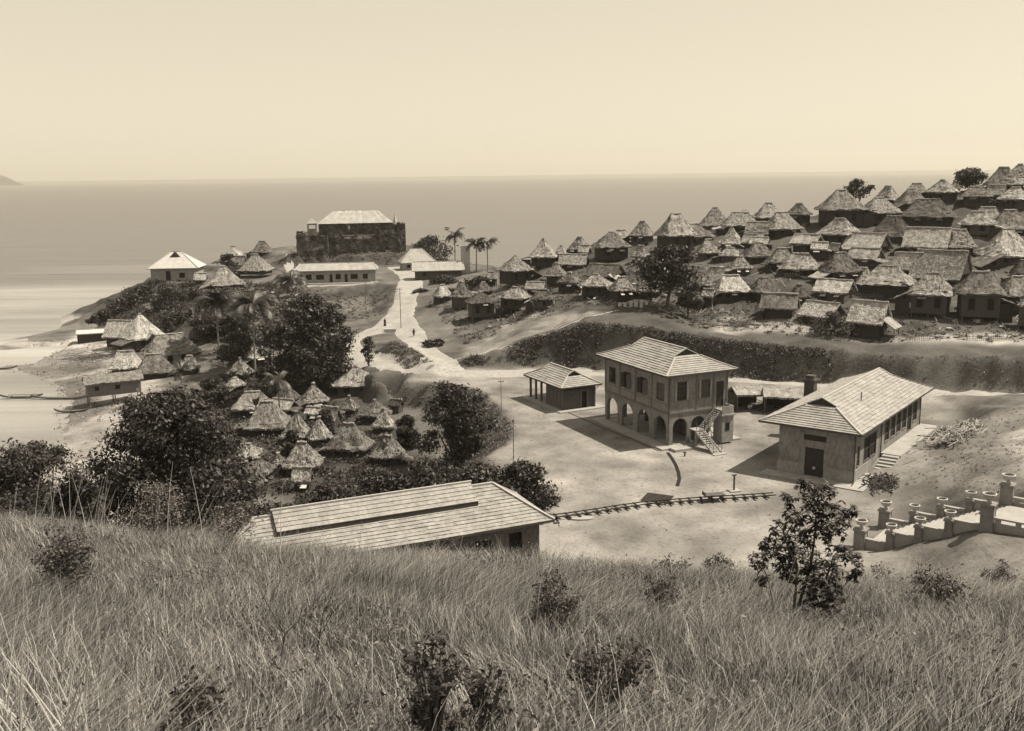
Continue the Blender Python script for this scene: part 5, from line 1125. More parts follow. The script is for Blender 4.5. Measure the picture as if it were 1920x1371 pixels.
p = onp(1232, 937); t = thing('slatted_grate', 'dark slatted wooden grate lying on the plaza beside the railway', 'grate', (p[0], p[1], .03), radians(-25))
for k in range(7): m = MB(); m.bb(-1.4, 1.4, -1.3+k*.4, -1.07+k*.4, .1, .16); m.build('slat', M_rail, t)
m = MB(); m.bb(-1.25, -1.15, -1.3, 1.4, 0, .097); m.bb(1.15, 1.25, -1.3, 1.4, 0, .097); m.build('bearer', M_wood, t)
p = onp(1376, 921); t = thing('marker_post', 'dark T-shaped post on a pale square slab in the plaza', 'post', (p[0], p[1], 0), .3)
m = MB(); m.bb(-.6, .6, -.5, .5, -.1, .14); m.build('slab', M_conc, t); m = MB(); m.bb(-.07, .07, -.07, .07, .14, 1.7); m.bb(-.25, .25, -.06, .06, 1.7, 1.82); m.build('post', M_trim, t)
p = onp(1284, 856); t = thing('water_standpipe', 'stubby dark standpipe in front of the arcaded building', 'standpipe', (p[0], p[1], 0)); m = MB(); m.tube([(0, 0, 0), (0, 0, .55)], .09, 8); m.bb(-.22, .16, -.06, .06, .45, .55); m.build('pipe', M_rail, t)
def pole(label, px, pyb, pyt, arm=0, r=.06, z=None):
    b = hit(px, pyb, 75); dd = b[1]; tz = Gd(px, pyt, dd)[2]; t = thing('utility_pole', label, 'pole', (b[0], b[1], b[2]-.3), 0); H = tz-b[2]+.3; m = MB(); m.tube([(0, 0, 0), (0, 0, H)], [r, r*.7], 7); m.build('pole', M_wood, t)
    m = MB()
    if arm: m.bar((-arm, 0, H-.3), (arm, 0, H-.3), .07); m.bb(-arm, -arm+.06, -.03, .03, H-.26, H-.1); m.bb(arm-.06, arm, -.03, .03, H-.26, H-.1)
    else: m.lathe([(.02, -.1), (.16, -.02), (.12, .12), (.02, .2)], (0, 0, H), 8)
    m.build('crossarm' if arm else 'lamp', M_trim, t)
pole('slim lamp pole on the left edge of the plaza near the round tree', 963, 862, 790)
pole('slim bare pole at the far left of the plaza, left of the pavilion', 940, 775, 712, .4, .05)
pole('pole with a crossarm at the junction of the saddle roads', 752, 617, 540, .5, .08)
pole('thin pole in front of the school terrace', 687, 590, 528, .4, .06)
# stone curb and culvert parapet
p = hit(731, 623); t = thing('culvert_parapet', 'short white culvert wall at the top of the mound between the roads', 'wall', (p[0], p[1], p[2]), .1); m = MB(); m.bb(-1.3, 1.3, -.2, .2, -.3, .55); m.bb(-1.4, 1.4, -.25, .25, .55, .68); m.build('coping', M_white, t)
# makeshift sheds behind the arcaded building
def shed(label, px, py, wd, dp, hh, yaw):
    p = hit(px, py, 100); t = thing('makeshift_shed', label, 'shed', (p[0], p[1], p[2]), yaw, 'makeshift sheds by the far road')
    m = MB(); V, F_ = gable_mesh(wd, dp, hh, hh*.35, int(px)); m.add(V, F_); m.build('roof', M_thatch[0], t)
    m = MB(); m.bb(-wd/2+.1, wd/2-.1, dp/2-.2, dp/2-.1, 0, hh); m.bb(-wd/2+.1, -wd/2+.2, -dp/2+.3, dp/2-.21, 0, hh); m.build('wall', M_wattle, t)
    for x in (-wd/2+.2, wd/2-.2): m = MB(); m.tube([(x, -dp/2+.2, -.2), (x, -dp/2+.2, hh)], .07, 6); m.build('post', M_pole, t)
shed('left makeshift thatched shed with dark open front beside the road below the bank', 1400, 767, 4.6, 4.0, 2.5, .15)
shed('right makeshift thatched shed with dark open front, nearest the long building', 1465, 772, 5.2, 4.2, 2.5, -.2)
def stick_pile(name, label, px, py, n, lx, ly, L_, yaw, m_=None, dmin=66):
    p = hit(px, py, dmin); mb = MB(); r = random.Random(int(px))
    for _ in range(n):
        x, y = r.gauss(0, lx/3), r.gauss(0, ly/3); a = r.gauss(0, .5); l = L_*r.uniform(.4, 1.1); e = r.uniform(-.25, .3); z = r.uniform(.03, .5)*max(.2, 1-abs(x)/lx)
        d = Vector((cos(a)*cos(e), sin(a)*cos(e), sin(e)))*l/2; c = Vector((x, y, z+abs(sin(e))*l/2)); mb.bar(c-d, c+d, r.uniform(.05, .13))
    o = mb.build(name, m_ or M_pole, None, (p[0], p[1], p[2]), yaw); tag(o, label, 'wood pile'); return o
stick_pile('brushwood_pile', 'long heap of cut brushwood on the slope right of the verandah', 1815, 812, 520, 10, 3.0, 2.2, radians(38), M_rubble)
stick_pile('firewood_stack', 'stack of short dark logs below the verandah steps', 1657, 908, 300, 4.6, 2.6, 1.3, radians(55), M_rail)
stick_pile('lumber_pile', 'scattered poles and boards between the two makeshift sheds', 1432, 764, 120, 3, 2, 2.6, .5, M_pole)
stick_pile('beach_poles', 'loose pale poles lying on the beach before the gabled shed', 190, 672, 40, 9, 3, 8, .25, M_pole)
stick_pile('rubble_heap', 'pale rubble and planks beside the white-walled building near the beach', 415, 682, 90, 4, 3, 1.6, .3, M_rubble)
stick_pile('bamboo_pile', 'fallen bamboo poles on the terrace below the dark village tree', 1385, 610, 60, 5, 3, 4.5, .2, M_pole)
p = hit(1755, 829, 90); m = MB(); m.bb(-.5, .5, -.35, .35, 0, .6); m.bb(-.56, .56, -.4, .4, .6, .68); o = m.build('wooden_crate', M_wood, None, tuple(p)); tag(o, 'small dark box on the dirt beside the verandah', 'box')
fs = None
for (px, py, L_, a_) in ((1010,600,7,.3),(1060,585,6,-.2),(1130,575,8,.1),(1330,600,7,.2),(1460,610,6,-.3),(1520,632,7,.1),(1740,640,9,.05),(1850,640,8,-.1),(1390,545,6,.3),(1150,520,6,.1),(1500,520,6,.2),(1620,560,6,-.2)):
    p = hit(px, py, 120)
    if fs is None:
        fs = thing('bamboo_fence', 'low broken bamboo fence among the huts of the hill village', 'fence', tuple(p), a_, 'bamboo fences among the hill huts')
        m = MB(); r = random.Random(3)
        for k in range(24): x = -3.4+k*.29; m.bar((x, 0, -.4), (x+r.uniform(-.1, .1), r.uniform(-.08, .08), r.uniform(.6, 1.25)), .05)
        m.bar((-3.5, .04, .35), (3.4, .05, .45), .05); m.bar((-3.5, .04, .75), (3.2, .05, .7), .05); m.build('pickets', M_pole, fs)
    else: dup(fs, tuple(p), a_)
o = MB(); r = random.Random(8); poly = D((870,640,185),(1000,600,192),(1150,600,185),(1300,640,168),(1450,650,163),(1930,668,150),(1930,480,205),(1400,450,222),(960,530,225)); pts_ = np.array([p[:2] for p in poly]); lo_, hi_ = pts_.min(0), pts_.max(0); cnt = 0
while cnt < 420:
    x, y = r.uniform(lo_[0], hi_[0]), r.uniform(lo_[1], hi_[1])
    if not pip(pts_, np.array([x]), np.array([y]))[0]: continue
    z = h(x, y); cnt += 1; q = r.random()
    if q < .6: L_ = r.uniform(1, 4); a_ = r.uniform(0, pi); o.bar((x, y, z+.08), (x+cos(a_)*L_, y+sin(a_)*L_, h(x+cos(a_)*L_, y+sin(a_)*L_)+r.uniform(.08, .9)), r.uniform(.06, .14))
    else: o.box((x, y, z+.15), (r.uniform(.3, 1.2), r.uniform(.3, .8), r.uniform(.15, .6)), rz=r.uniform(0, 3), rx=r.uniform(-.3, .3))
o = o.build('village_litter', M_rubble); tag(o, 'poles, scraps and baskets littering the ground between the hill huts', 'litter', kind='stuff')
# laundry lines in the hill village
for (px, py, lab) in ((1410, 590, 'white washing hung on a line before the pale huts in the front row'), (1185, 585, 'washing on a short line beside the hut left of the village tree')):
    p = hit(px, py, 120); t = thing('laundry_line', lab, 'laundry', (p[0], p[1], p[2]), .1)
    for x in (-3.2, 3.2): m = MB(); m.tube([(x, 0, -.2), (x, 0, 1.9)], .05, 5); m.build('post', M_pole, t)
    for k in range(6):
        x = -2.6+k*1.0; w_ = random.uniform(.5, .85); l = random.uniform(.6, 1.1); m = MB(); m.add([(x, 0, 1.8), (x+w_, 0, 1.78), (x+w_*.95, .12, 1.8-l), (x+.05, .1, 1.82-l), (x, .02, 1.8), (x+w_, .02, 1.78), (x+w_*.95, .14, 1.8-l), (x+.05, .12, 1.82-l)], [(0, 3, 2, 1), (4, 5, 6, 7), (2, 3, 7, 6)]); m.build('cloth', M_white, t)

# ------------------------------------------------------------------ fort and church
def rough_block(mb, x0, x1, y0, y1, z0, z1, seed, j=.25, st=1.4, top=.5):
    r = random.Random(seed)
    def face(P0, U, V_):
        U = Vector(U); V_ = Vector(V_); n = U.cross(V_).normalized(); nu = max(2, int(U.length/st)); nv = max(2, int(V_.length/st)); V = []
        for b in range(nv+1):
            for a in range(nu+1):
                q = Vector(P0)+U*a/nu+V_*b/nv
                if 0 < a < nu and b > 0: q += n*r.uniform(-j, j)
                if b == nv: q.z += r.uniform(-top, top*.6)
                V.append(q)
        mb.add(V, [(b*(nu+1)+a, b*(nu+1)+a+1, (b+1)*(nu+1)+a+1, (b+1)*(nu+1)+a) for b in range(nv) for a in range(nu)])
    face((x0, y0, z0), (x1-x0, 0, 0), (0, 0, z1-z0)); face((x1, y0, z0), (0, y1-y0, 0), (0, 0, z1-z0)); face((x1, y1, z0), (x0-x1, 0, 0), (0, 0, z1-z0)); face((x0, y1, z0), (0, y0-y1, 0), (0, 0, z1-z0))
    mb.bb(x0+.3, x1-.3, y0+.3, y1-.3, z0, z1-.5)
f0 = Gd(661, 472, 331); kf = np.linalg.norm(f0-EYE)/FPX; az = -atan2(f0[0], f0[1])
t = thing('stone_fort', 'dark weathered stone fort with bastions on the hilltop by the sea', 'fort', (f0[0], f0[1], f0[2]-.5), az+radians(1.5))
def fx(px): return (px-661)*kf
def fz(py): return (472-py)*kf+.5
m = MB(); rough_block(m, fx(575), fx(752), 0, 24, -3, fz(440), 1, .45, 1.4, 1.0); m.build('curtain_wall', M_stone, t)
m = MB(); rough_block(m, fx(562), fx(617), -3.2, 6, -3, fz(441), 2, .3); rough_block(m, fx(562), fx(574), -3.4, 2, 0, fz(434), 3, .1); m.build('bastion', M_stone, t)
m = MB(); rough_block(m, fx(711), fx(742), -1.6, 5, -3, fz(433), 4, .2); m.build('buttress', M_stone, t)
m = MB(); rough_block(m, fx(739), fx(760), 1.5, 18, -3, fz(424), 5, .25); rough_block(m, fx(744), fx(749), -.5, 1.4, 0, fz(420), 6, .1); m.build('bastion', M_stone, t)
t = thing('church', 'pale hip-roofed church rising inside the stone fort', 'church', (f0[0], f0[1], f0[2]-1.5), az+radians(1.5))
m = MB(); rough_block(m, fx(602), fx(738), 5, 19, 2, fz(416), 7, .1, 2, .05); m.build('wall', M_stone, t)
m = MB(); a, b, c_, d = fx(599), fx(739), fx(630), fx(714); ze, zr = fz(418)+.35, fz(396)+.3
V = []; nn = 24
for i in range(nn+1):
    u = i/nn; V.append((a+(b-a)*u, 4.2, ze+random.uniform(-.06, .06))); V.append((c_+(d-c_)*u, 12, zr+random.uniform(-.12, .12)))
F_ = [(2*i, 2*i+2, 2*i+3, 2*i+1) for i in range(nn)]; o_ = len(V); V += [(a, 19.8, ze), (b, 19.8, ze)]; F_ += [(o_, 0, 1), (2*nn, o_+1, 2*nn+1), (o_+1, o_, 1, 2*nn+1), (0, o_, o_+1, 2*nn)]
m.add(V, F_); m.build('roof', M_metalroof, t)
m = MB(); m.bb(fx(655.5), fx(659), 4.85, 4.95, fz(427), fz(420.5)); m.build('window', M_flap, t)
def rem(n, p, sx): return None
m = MB(); bx = fx(590)
for sx in (-1.3, 1.3):
    for sy in (0, 2.2): m.bb(bx+sx-.25, bx+sx+.25, 1+sy, 1.5+sy, fz(440), fz(415))
m.bb(bx-1.6, bx+1.6, .9, 3.8, fz(417), fz(414)); m.bb(bx-1.1, bx+1.1, 3.0, 3.2, fz(440), fz(424)); tw = m.build('bell_tower', M_plaster2, t)
m = MB(); zt = fz(414); m.add([(bx-1.9, .6, zt), (bx+1.9, .6, zt), (bx+1.9, 4.0, zt), (bx-1.9, 4.0, zt), (bx, 2.3, fz(405))], [(0, 1, 4), (1, 2, 4), (2, 3, 4), (3, 0, 4), (3, 2, 1, 0)]); m.build('tower_roof', M_tile, tw)
m = MB(); m.lathe([(.75, 0), (.6, 1.2), (.3, 2.4), (.05, 3.8)], (fx(742), 3.4, fz(418)), 8); m.build('spire', M_white, t)

# ------------------------------------------------------------------ other masonry buildings
def facing(px, py, dd=None):
    p = hit(px, py, 120) if dd is None else Gd(px, py, dd); return p, np.linalg.norm(p-EYE)/FPX, -atan2(p[0], p[1])
def low_building(name, label, pxl, pxr, pyb, pye, pyr, depth, yaw, ridge_in, wallm, roofm, openings, cat='building', eave=.8, dd=None, gab=.0):
    cx_ = (pxl+pxr)/2; p, k, az_ = facing(cx_, pyb, dd); L_ = (pxr-pxl)*k; g = p[2]; th_ = atan2(EYE[2]-g, p[1]); ze = (pyb-pye)*k; hr = ((pye-pyr)*k-depth*.5*sin(th_))/cos(th_); hr = max(hr, depth*.16)
    dv = p[:2]/np.linalg.norm(p[:2]); c = p[:2]+dv*(depth/2-eave)
    t = thing(name, label, cat, (c[0], c[1], g), az_+yaw); hl_ = L_/2; hw_ = depth/2
    m = MB(); wall(m, (-hl_+eave, -hw_+eave), (hl_-eave, -hw_+eave), -.8, ze, .2, [rect(*o[:4]) for o in openings]); wall(m, (hl_-eave, -hw_+eave+.2), (hl_-eave, hw_-eave-.2), -.8, ze, .2); wall(m, (hl_-eave, hw_-eave), (-hl_+eave, hw_-eave), -.8, ze, .2); wall(m, (-hl_+eave, hw_-eave-.2), (-hl_+eave, -hw_+eave+.2), -.8, ze, .2)
    m.build('wall', wallm, t)
    for o in openings:
        nm = o[4]; x0 = -hl_+eave+o[0]; x1 = -hl_+eave+o[1]; fm = MB(); y_ = -hw_+eave
        for a, b in ((x0, x0+.07), (x1-.07, x1)): fm.bb(a, b, y_-.04, y_+.1, o[2], o[3])
        fm.bb(x0+.07, x1-.07, y_-.04, y_+.1, o[3]-.07, o[3]); fo = fm.build(nm, M_wood, t); fm = MB(); fm.bb(x0+.07, x1-.07, y_+.1, y_+.13, o[2], o[3]-.07); fm.build('pane', M_dark, fo)
    m = MB(); n = 26; V = []; r_i = ridge_in*hl_; rl_ = hl_-r_i
    for i in range(n+1):
        u = i/n*2-1; V.append((u*hl_, -hw_, ze+random.uniform(-.03, .03))); V.append((u*rl_, 0, ze+hr+random.uniform(-.03, .03))); V.append((u*hl_, hw_, ze))
    F_ = []
    for i in range(n): a = 3*i; F_ += [(a, a+3, a+4, a+1), (a+1, a+4, a+5, a+2), (a+2, a+5, a+3, a)]
    F_ += [(2, 0, 1), (3*n, 3*n+2, 3*n+1)]; m.add(V, F_); ro = m.build('roof', roofm, t)
    m = MB(); m.bar((-rl_, 0, ze+hr+.05), (rl_, 0, ze+hr+.05), .25, .12)
    for sx in (-1, 1):
        for sy in (-1, 1): m.bar((sx*rl_, 0, ze+hr+.04), (sx*hl_, sy*hw_, ze+.06), .2, .1)
    m.bb(-hl_, hl_, -hw_-.06, -hw_-.0, ze-.2, ze+.02); m.build('ridge_cap', M_tileedge, ro)
    return t, ze, hr, hl_, hw_, k
t, ze, hr, hl_, hw_, k = low_building('school_building', 'long low building with pale roof and row of dark doors below the fort', 556, 709, 530, 507, 493, 8.5, radians(-3), .13, M_plaster2, M_metalroof,
    [(.8, 1.6, .05, 2.3, 'door'), (2.4, 4.0, .9, 2.4, 'window'), (5.2, 7.4, .9, 2.3, 'window'), (8.9, 9.7, .05, 2.3, 'door'), (10.5, 12.0, .9, 2.4, 'window'), (13.0, 13.8, .05, 2.3, 'door'), (14.6, 16.6, .9, 2.3, 'window'), (18, 19.4, .9, 2.3, 'window')])
m = MB(); m.bb(-hl_, hl_, -hw_-1.3, -hw_+.7, -.8, .05); m.build('terrace', M_conc, t)
t, ze, hr, hl_, hw_, k = low_building('white_house', 'white house with bright pyramid roof and dark roof vent on the left headland', 290, 379, 527, 504, 474, 11, radians(-14), .8, M_plaster2, M_white,
    [(4.2, 5.6, .2, 2.9, 'window'), (8.0, 9.6, .9, 2.4, 'window')], cat='house')
m = MB(); m.add([(-1.6, -1.9, ze+hr*.66), (1.6, -1.9, ze+hr*.66), (0, -1.9, ze+hr*1.02), (0, 0, ze+hr*.98)], [(0, 1, 2), (0, 2, 3), (2, 1, 3)]); m.build('roof_vent', M_trim, t)
t, *_ = low_building('long_low_building', 'long low building with pale roof and dark ridge strip below the palms', 773, 870, 523, 507, 490, 8, radians(2), .02, M_wattle2, M_metalroof, [(2, 3.2, .8, 1.9, 'window'), (8, 9.2, .8, 1.9, 'window')])
t, *_ = low_building('low_house', 'pale steep-roofed house touching the left end of the long low saddle building', 748, 815, 507, 492, 466, 8, radians(10), .7, M_plaster2, M_metalroof, [(1.2, 2.2, .8, 1.8, 'window')], cat='house')
p, k, az_ = facing(873, 500, 282); m = MB(); m.bb(-1.3, 1.3, -.4, .4, -2, 5.6); m.bb(-1.45, 1.45, -.55, .55, 5.6, 5.9); o = m.build('white_wall', M_white, None, (p[0], p[1], p[2]), az_); tag(o, 'narrow tall white wall standing between the long low building and the pair of palms', 'wall')
t, ze, *_ = low_building('beach_shed', 'low flat-roofed shed with a bright top standing nearest the water', 150, 203, 642, 626, 620, 4.5, radians(-4), .02, M_wattle, M_flap, [], cat='shed', eave=.2)
# stilted beach house
p, k, az_ = facing(215, 755); t = thing('stilt_house', 'grey boarded house on stilts at the beach edge, behind the largest tree', 'house', (p[0], p[1], p[2]), az_+.1)
L_ = 86*k; m = MB(); wall(m, (-L_/2, -2), (L_/2, -2), 2.0, 4.4, .12, [rect(1.2, 1.9, 2.9, 3.6), rect(4.6, 5.4, 2.8, 3.6)]); wall(m, (L_/2, -1.88), (L_/2, 1.88), 2.0, 4.4, .12); wall(m, (L_/2, 2), (-L_/2, 2), 2.0, 4.4, .12); wall(m, (-L_/2, 1.88), (-L_/2, -1.88), 2, 4.4, .12); m.bb(-L_/2, L_/2, -2, 2, 1.85, 1.99); m.build('wall', M_woodlight, t)
for a_, b_, c_, d_ in ((1.2, 1.9, 2.9, 3.6), (4.6, 5.4, 2.8, 3.6)): m = MB(); m.bb(-L_/2+a_, -L_/2+b_, -1.9, -1.85, c_, d_); m.build('window', M_dark, t)
m = MB(); V, F_ = gable_mesh(L_+1, 5.4, 4.3, 1.2, 77); m.add(V, F_); m.build('roof', M_thatch[1], t)
for x in (-L_/2+.2, 0, L_/2-.2):
    for y in (-1.8, 1.8): m = MB(); m.tube([(x, y, -1.2), (x, y, 1.85)], .1, 6); m.build('stilt', M_pole, t)
# boats
def canoe(label, px, py, L_, yaw, out=True):
    p = Gz(px, py, -6.95); t = thing('canoe', label, 'boat', (p[0], p[1], -6.98), yaw, 'canoes by the beach'); m = MB(); n = 12; V = []
    for i in range(n+1):
        s = i/n*2-1; w_ = .42*(1-s*s)**.6+.02; z = .35+.5*s**4
        V += [(s*L_/2, -w_, z), (s*L_/2, -w_*.5, .05+.45*s**4), (s*L_/2, w_*.5, .05+.45*s**4), (s*L_/2, w_, z), (s*L_/2, w_*.8, z-.05), (s*L_/2, 0, .14+.45*s**4), (s*L_/2, -w_*.8, z-.05)]
    F_ = [(i*7+k_, i*7+(k_+1) % 7, (i+1)*7+(k_+1) % 7, (i+1)*7+k_) for i in range(n) for k_ in range(7)]; m.add(V, F_); m.build('hull', M_canoe, t)
    if out:
        m = MB(); m.bar((-L_*.22, -1.8, .45), (-L_*.22, 1.8, .45), .07); m.bar((L_*.22, -1.8, .45), (L_*.22, 1.8, .45), .07)
        for y in (-1.8, 1.8): m.bar((-L_*.4, y, .25), (L_*.4, y, .25), .1)
        m.build('outrigger', M_pole, t)
canoe('dark outrigger canoe afloat in the pale shallows, nearest the left edge', 40, 746, 8, .05)
canoe('long slim pale canoe drawn up on the mud right of the floating one', 113, 748, 11, -.05, False)
canoe('small dark canoe half cut off at the left edge by the mud bank', 6, 692, 6, .1, False)
canoe('slim dark canoe at the water edge above the big tree', 135, 773, 6, .1, False)
# ------------------------------------------------------------------ people
def person(label, px, py, yaw, cl, dress=False, stride=.0):
    g = hit(px, py); t = thing('person', label, 'person', (g[0], g[1], g[2]), yaw)
    me = bpy.data.meshes.new('body'); s = stride
    P_ = [(0, 0, .94), (0, 0, 1.14), (0, 0, 1.38), (0, 0, 1.50), (0, .02, 1.60), (0, .01, 1.70), (.10, 0, .90), (.11, .02+s, .50), (.11, -.02+s, .08), (.11, .14+s, .03), (-.10, 0, .90), (-.11, .02-s, .50), (-.11, -.04-s, .08), (-.11, .12-s, .03), (.19, 0, 1.40), (.25, -.03-s*.4, 1.12), (.25, .08-s*.5, .88), (.25, .12-s*.5, .78), (-.19, 0, 1.40), (-.25, -.03+s*.4, 1.12), (-.25, .08+s*.5, .88), (-.25, .12+s*.5, .78)]
    E_ = [(0, 1), (1, 2), (2, 3), (3, 4), (4, 5), (0, 6), (6, 7), (7, 8), (8, 9), (0, 10), (10, 11), (11, 12), (12, 13), (2, 14), (14, 15), (15, 16), (16, 17), (2, 18), (18, 19), (19, 20), (20, 21)]
    R2 = [.13, .12, .14, .055, .09, .075, .09, .06, .045, .035, .09, .06, .045, .035, .06, .042, .032, .03, .06, .042, .032, .03]
    me.from_pydata(P_, E_, []); o = bpy.data.objects.new('body', me); COL.objects.link(o); o.parent = t
    bm = bmesh.new(); bm.from_mesh(me); ly = bm.verts.layers.skin.verify(); bm.verts.ensure_lookup_table()
    for v, r_ in zip(bm.verts, R2): v[ly].radius = (r_, r_); v[ly].use_root = v.index == 0
    bm.to_mesh(me); bm.free()
    o.modifiers.new('s', 'SKIN'); sb_ = o.modifiers.new('d', 'SUBSURF'); sb_.levels = sb_.render_levels = 1; me.materials.append(M_skin)
    m = MB(); m.lathe([(.15, .80), (.19, .92), (.165, 1.12), (.20, 1.36), (.12, 1.47), (.07, 1.49)], n=14); sh_ = m.build('shirt', cl, t); sh_.scale = (1.12, .82, 1)
    m = MB()
    if dress: m.lathe([(.32, .12), (.27, .5), (.19, .94), (.16, .98)], n=14)
    else:
        for sx, sd in ((1, s), (-1, -s)): m.tube([(.09*sx, 0, .95), (.11*sx, .02+sd, .5), (.11*sx, -.02+sd, .12)], [.115, .09, .075], 8)
    m.build('skirt' if dress else 'trousers', cl, t)
    m = MB(); m.lathe([(.02, 1.76), (.09, 1.74), (.112, 1.66), (.10, 1.60), (.08, 1.60)], n=10); m.build('hair', M_hair, t)
person('person in dark clothes walking down the right-hand road below the junction', 776, 632, .3, M_clothdark, False, .14)
person('person in dark clothes standing behind the white culvert wall between the roads', 722, 612, 0, M_clothdark, True)

# ------------------------------------------------------------------ the grassy hill in front
def grass_field(name, n, xr, yr, hmin, hmax, wid, tone, lean, seed, segs=3, clump=7, poly=None, label='dry grass', dens_mask=None):
    g = np.random.default_rng(seed); m = int(n/clump)
    Y = yr[0]+(yr[1]-yr[0])*g.random(m)**.85; Xs = (g.random(m)*2-1)*(Y*.60+3.0)+xr
    X = np.repeat(Xs, clump)+g.normal(0, .09, m*clump); Y = np.repeat(Y, clump)+g.normal(0, .09, m*clump); N = len(X); z = hv(X, Y)-.04
    big = hv(X*3.1+200, Y*2.3+180)*0; pn = np.sin(X*.9+np.sin(Y*.7)*2)*np.cos(Y*1.1+np.sin(X*.5)*2); pn2 = np.sin(X*.33+1.7)*np.sin(Y*.41+X*.13)
    hgt = (hmin+(hmax-hmin)*g.random(N)**1.5)*(1+.34*pn+.26*pn2); cl = np.repeat(g.normal(0, 1, m), clump)
    ang = np.repeat(g.random(m)*2*pi, clump)+g.normal(0, .8, N); dx = lean[0]+.35*pn2+.45*np.cos(ang)+.1*g.normal(0, 1, N); dy = lean[1]+.30*np.sin(ang)
    sd = ang+pi/2+g.normal(0, .6, N); wv = wid*(.6+.9*g.random(N)); V = []
    for k in range(segs+1):
        s = k/segs; bend = s**1.7; cx_ = X+dx*hgt*bend; cy_ = Y+dy*hgt*bend; cz = z+hgt*s*(1-.22*bend); w_ = wv*(1-s*.85)
        V.append(np.stack([cx_-np.cos(sd)*w_, cy_-np.sin(sd)*w_, cz], 1)); V.append(np.stack([cx_+np.cos(sd)*w_, cy_+np.sin(sd)*w_, cz], 1))
    V = np.stack(V, 1).reshape(-1, 3); b = np.arange(N)[:, None]*(2*(segs+1)); F_ = np.concatenate([np.stack([b[:, 0]+2*k, b[:, 0]+2*k+1, b[:, 0]+2*k+3, b[:, 0]+2*k+2], 1) for k in range(segs)])
    tn = np.clip(np.where(g.random(N) < .42, .07+.16*g.random(N), tone[0]+.2+(tone[1]-tone[0])*g.random(N)**1.3)-.06+.10*pn+.10*pn2+.05*cl, .04, 1.1); tn = np.repeat(tn, 2*(segs+1))
    o = np_mesh(name, V, F_, M_grass, attr={'tone': tn}); o['kind'] = 'stuff'; tag(o, label, 'grass'); return o
grass_field('dry_grass', 460000, 0, (4.2, 46), .18, .62, .0048, (.15, .95), (.20, .05), 11, segs=2, label='tall dry grass covering the near hillside')
grass_field('tall_grass', 9000, 0, (6, 44), .6, 1.25, .0032, (.4, .95), (.22, .05), 12, clump=3, label='taller straw stems standing above the hillside grass')
def hill_weeds(name, label, n, per, leaf, seed, lm, tone):
    g = np.random.default_rng(seed); Y = 5+35*g.random(n)**.9; X = (g.random(n)*2-1)*(Y*.6+2); P2 = np.sin(X*.7+Y*.3)+np.sin(Y*.9-X*.4); k = P2+X*.03 > (.25 if 'dark' in label else -.4); X, Y = X[k], Y[k]
    q = .10+.22*g.random(len(X)); C = np.column_stack([X, Y, hv(X, Y)+q*.9]); V, F_, tn = leaves_np(C, np.column_stack([q, q, q*1.2]), per, leaf, tone=tone); o = np_mesh(name, V, F_, lm, attr={'tone': tn}); tag(o, label, 'weeds', kind='stuff')
hill_weeds('hillside_weeds', 'small dark leafy weeds mixed through the hillside grass', 3200, 34, .026, 21, M_leaf, (1, 3.2))
hill_weeds('dry_weeds', 'dry curled leaves and weeds mixed through the hillside grass', 1300, 26, .03, 22, M_leafpale, (1.0, 2.8))
def reeds(name, label, pts):
    m = MB(); r = random.Random(5)
    for (px, py, dd, L_, ax, th) in pts:
        b = Gd(px, py, dd); z = h(b[0], b[1]); d = Vector((sin(ax), r.uniform(-.15, .15), cos(ax))); P_ = [Vector((b[0], b[1], z))+d*L_*s+Vector((.06*s*s*L_*(1 if ax > 0 else -1), 0, -.05*s*s*L_)) for s in (0, .35, .7, 1)]
        m.tube(P_, [th, th*.85, th*.6, th*.25], 5)
    o = m.build(name, M_reed); tag(o, label, 'reed'); o['kind'] = 'stuff'
RP = [(250+i*random.uniform(30, 60), random.uniform(1150, 1371), random.uniform(8, 20), random.uniform(1.2, 2.2), random.uniform(-.2, .7), random.uniform(.003, .007)) for i in range(34)]
RP += [(random.uniform(-60, 190), random.uniform(1230, 1420), random.uniform(5.4, 8), random.uniform(.6, 1.3), random.uniform(-.7, .9), random.uniform(.004, .011)) for _ in range(110)]
RP += [(random.uniform(0, 560), 1000, random.uniform(26, 36), random.uniform(1.6, 2.6), random.uniform(-.1, .5), .012) for _ in range(40)]
reeds('reeds', 'thick straw coloured reed stems leaning through the hillside grass', RP)
def near_bush(label, px, py, dd, wd, hg, n=10, leaf=.05, per=260, tone=(.9, 3.0), lm=None):
    n = int(n*2.2); per = int(per*.4); leaf *= .8
    b = Gd(px, py, dd); z = h(b[0], b[1]); t = thing('shrub', label, 'bush', (b[0], b[1], z), 0, 'shrubs in the hillside grass'); C = []; R = []; m = MB()
    for k in range(n):
        a = random.uniform(0, 2*pi); r = wd/2*math.sqrt(random.random())*.8; zz = hg*random.uniform(.35, .95)*(1-.4*r/(wd/2)); c_ = (r*cos(a), r*sin(a), zz); C.append(c_); q = wd*random.uniform(.11, .2); R.append((q, q, q*1.1))
        m.tube([(0, 0, -.1), (c_[0]*.4, c_[1]*.4, zz*.55), c_], [.022, .015, .006], 5)
    m.build('stems', M_bark, t); V, F_, tn = leaves_np(C, R, per, leaf, tone=tone); np_mesh('foliage', V, F_, lm or M_leaf, t, attr={'tone': tn}); return t
near_bush('round leafy shrub at the left of the near grass', 128, 1120, 17.5, 1.25, 1.35, 16, .04)
near_bush('dark pointed shrub in the middle of the near grass', 1040, 1170, 16, 1.0, 1.15, 14, .035)
near_bush('thin dark shrub left of the young tree in the near grass', 1235, 1150, 18, .9, 1.2, 10, .035, 160)
near_bush('broad olive shrub right of the young tree in the near grass', 1752, 1150, 20, 1.5, 1.0, 14, .04, 220)
near_bush('small bush on the bare slope below the staircase landing', 1872, 1075, 33, 1.3, 1.7, 12, .05)
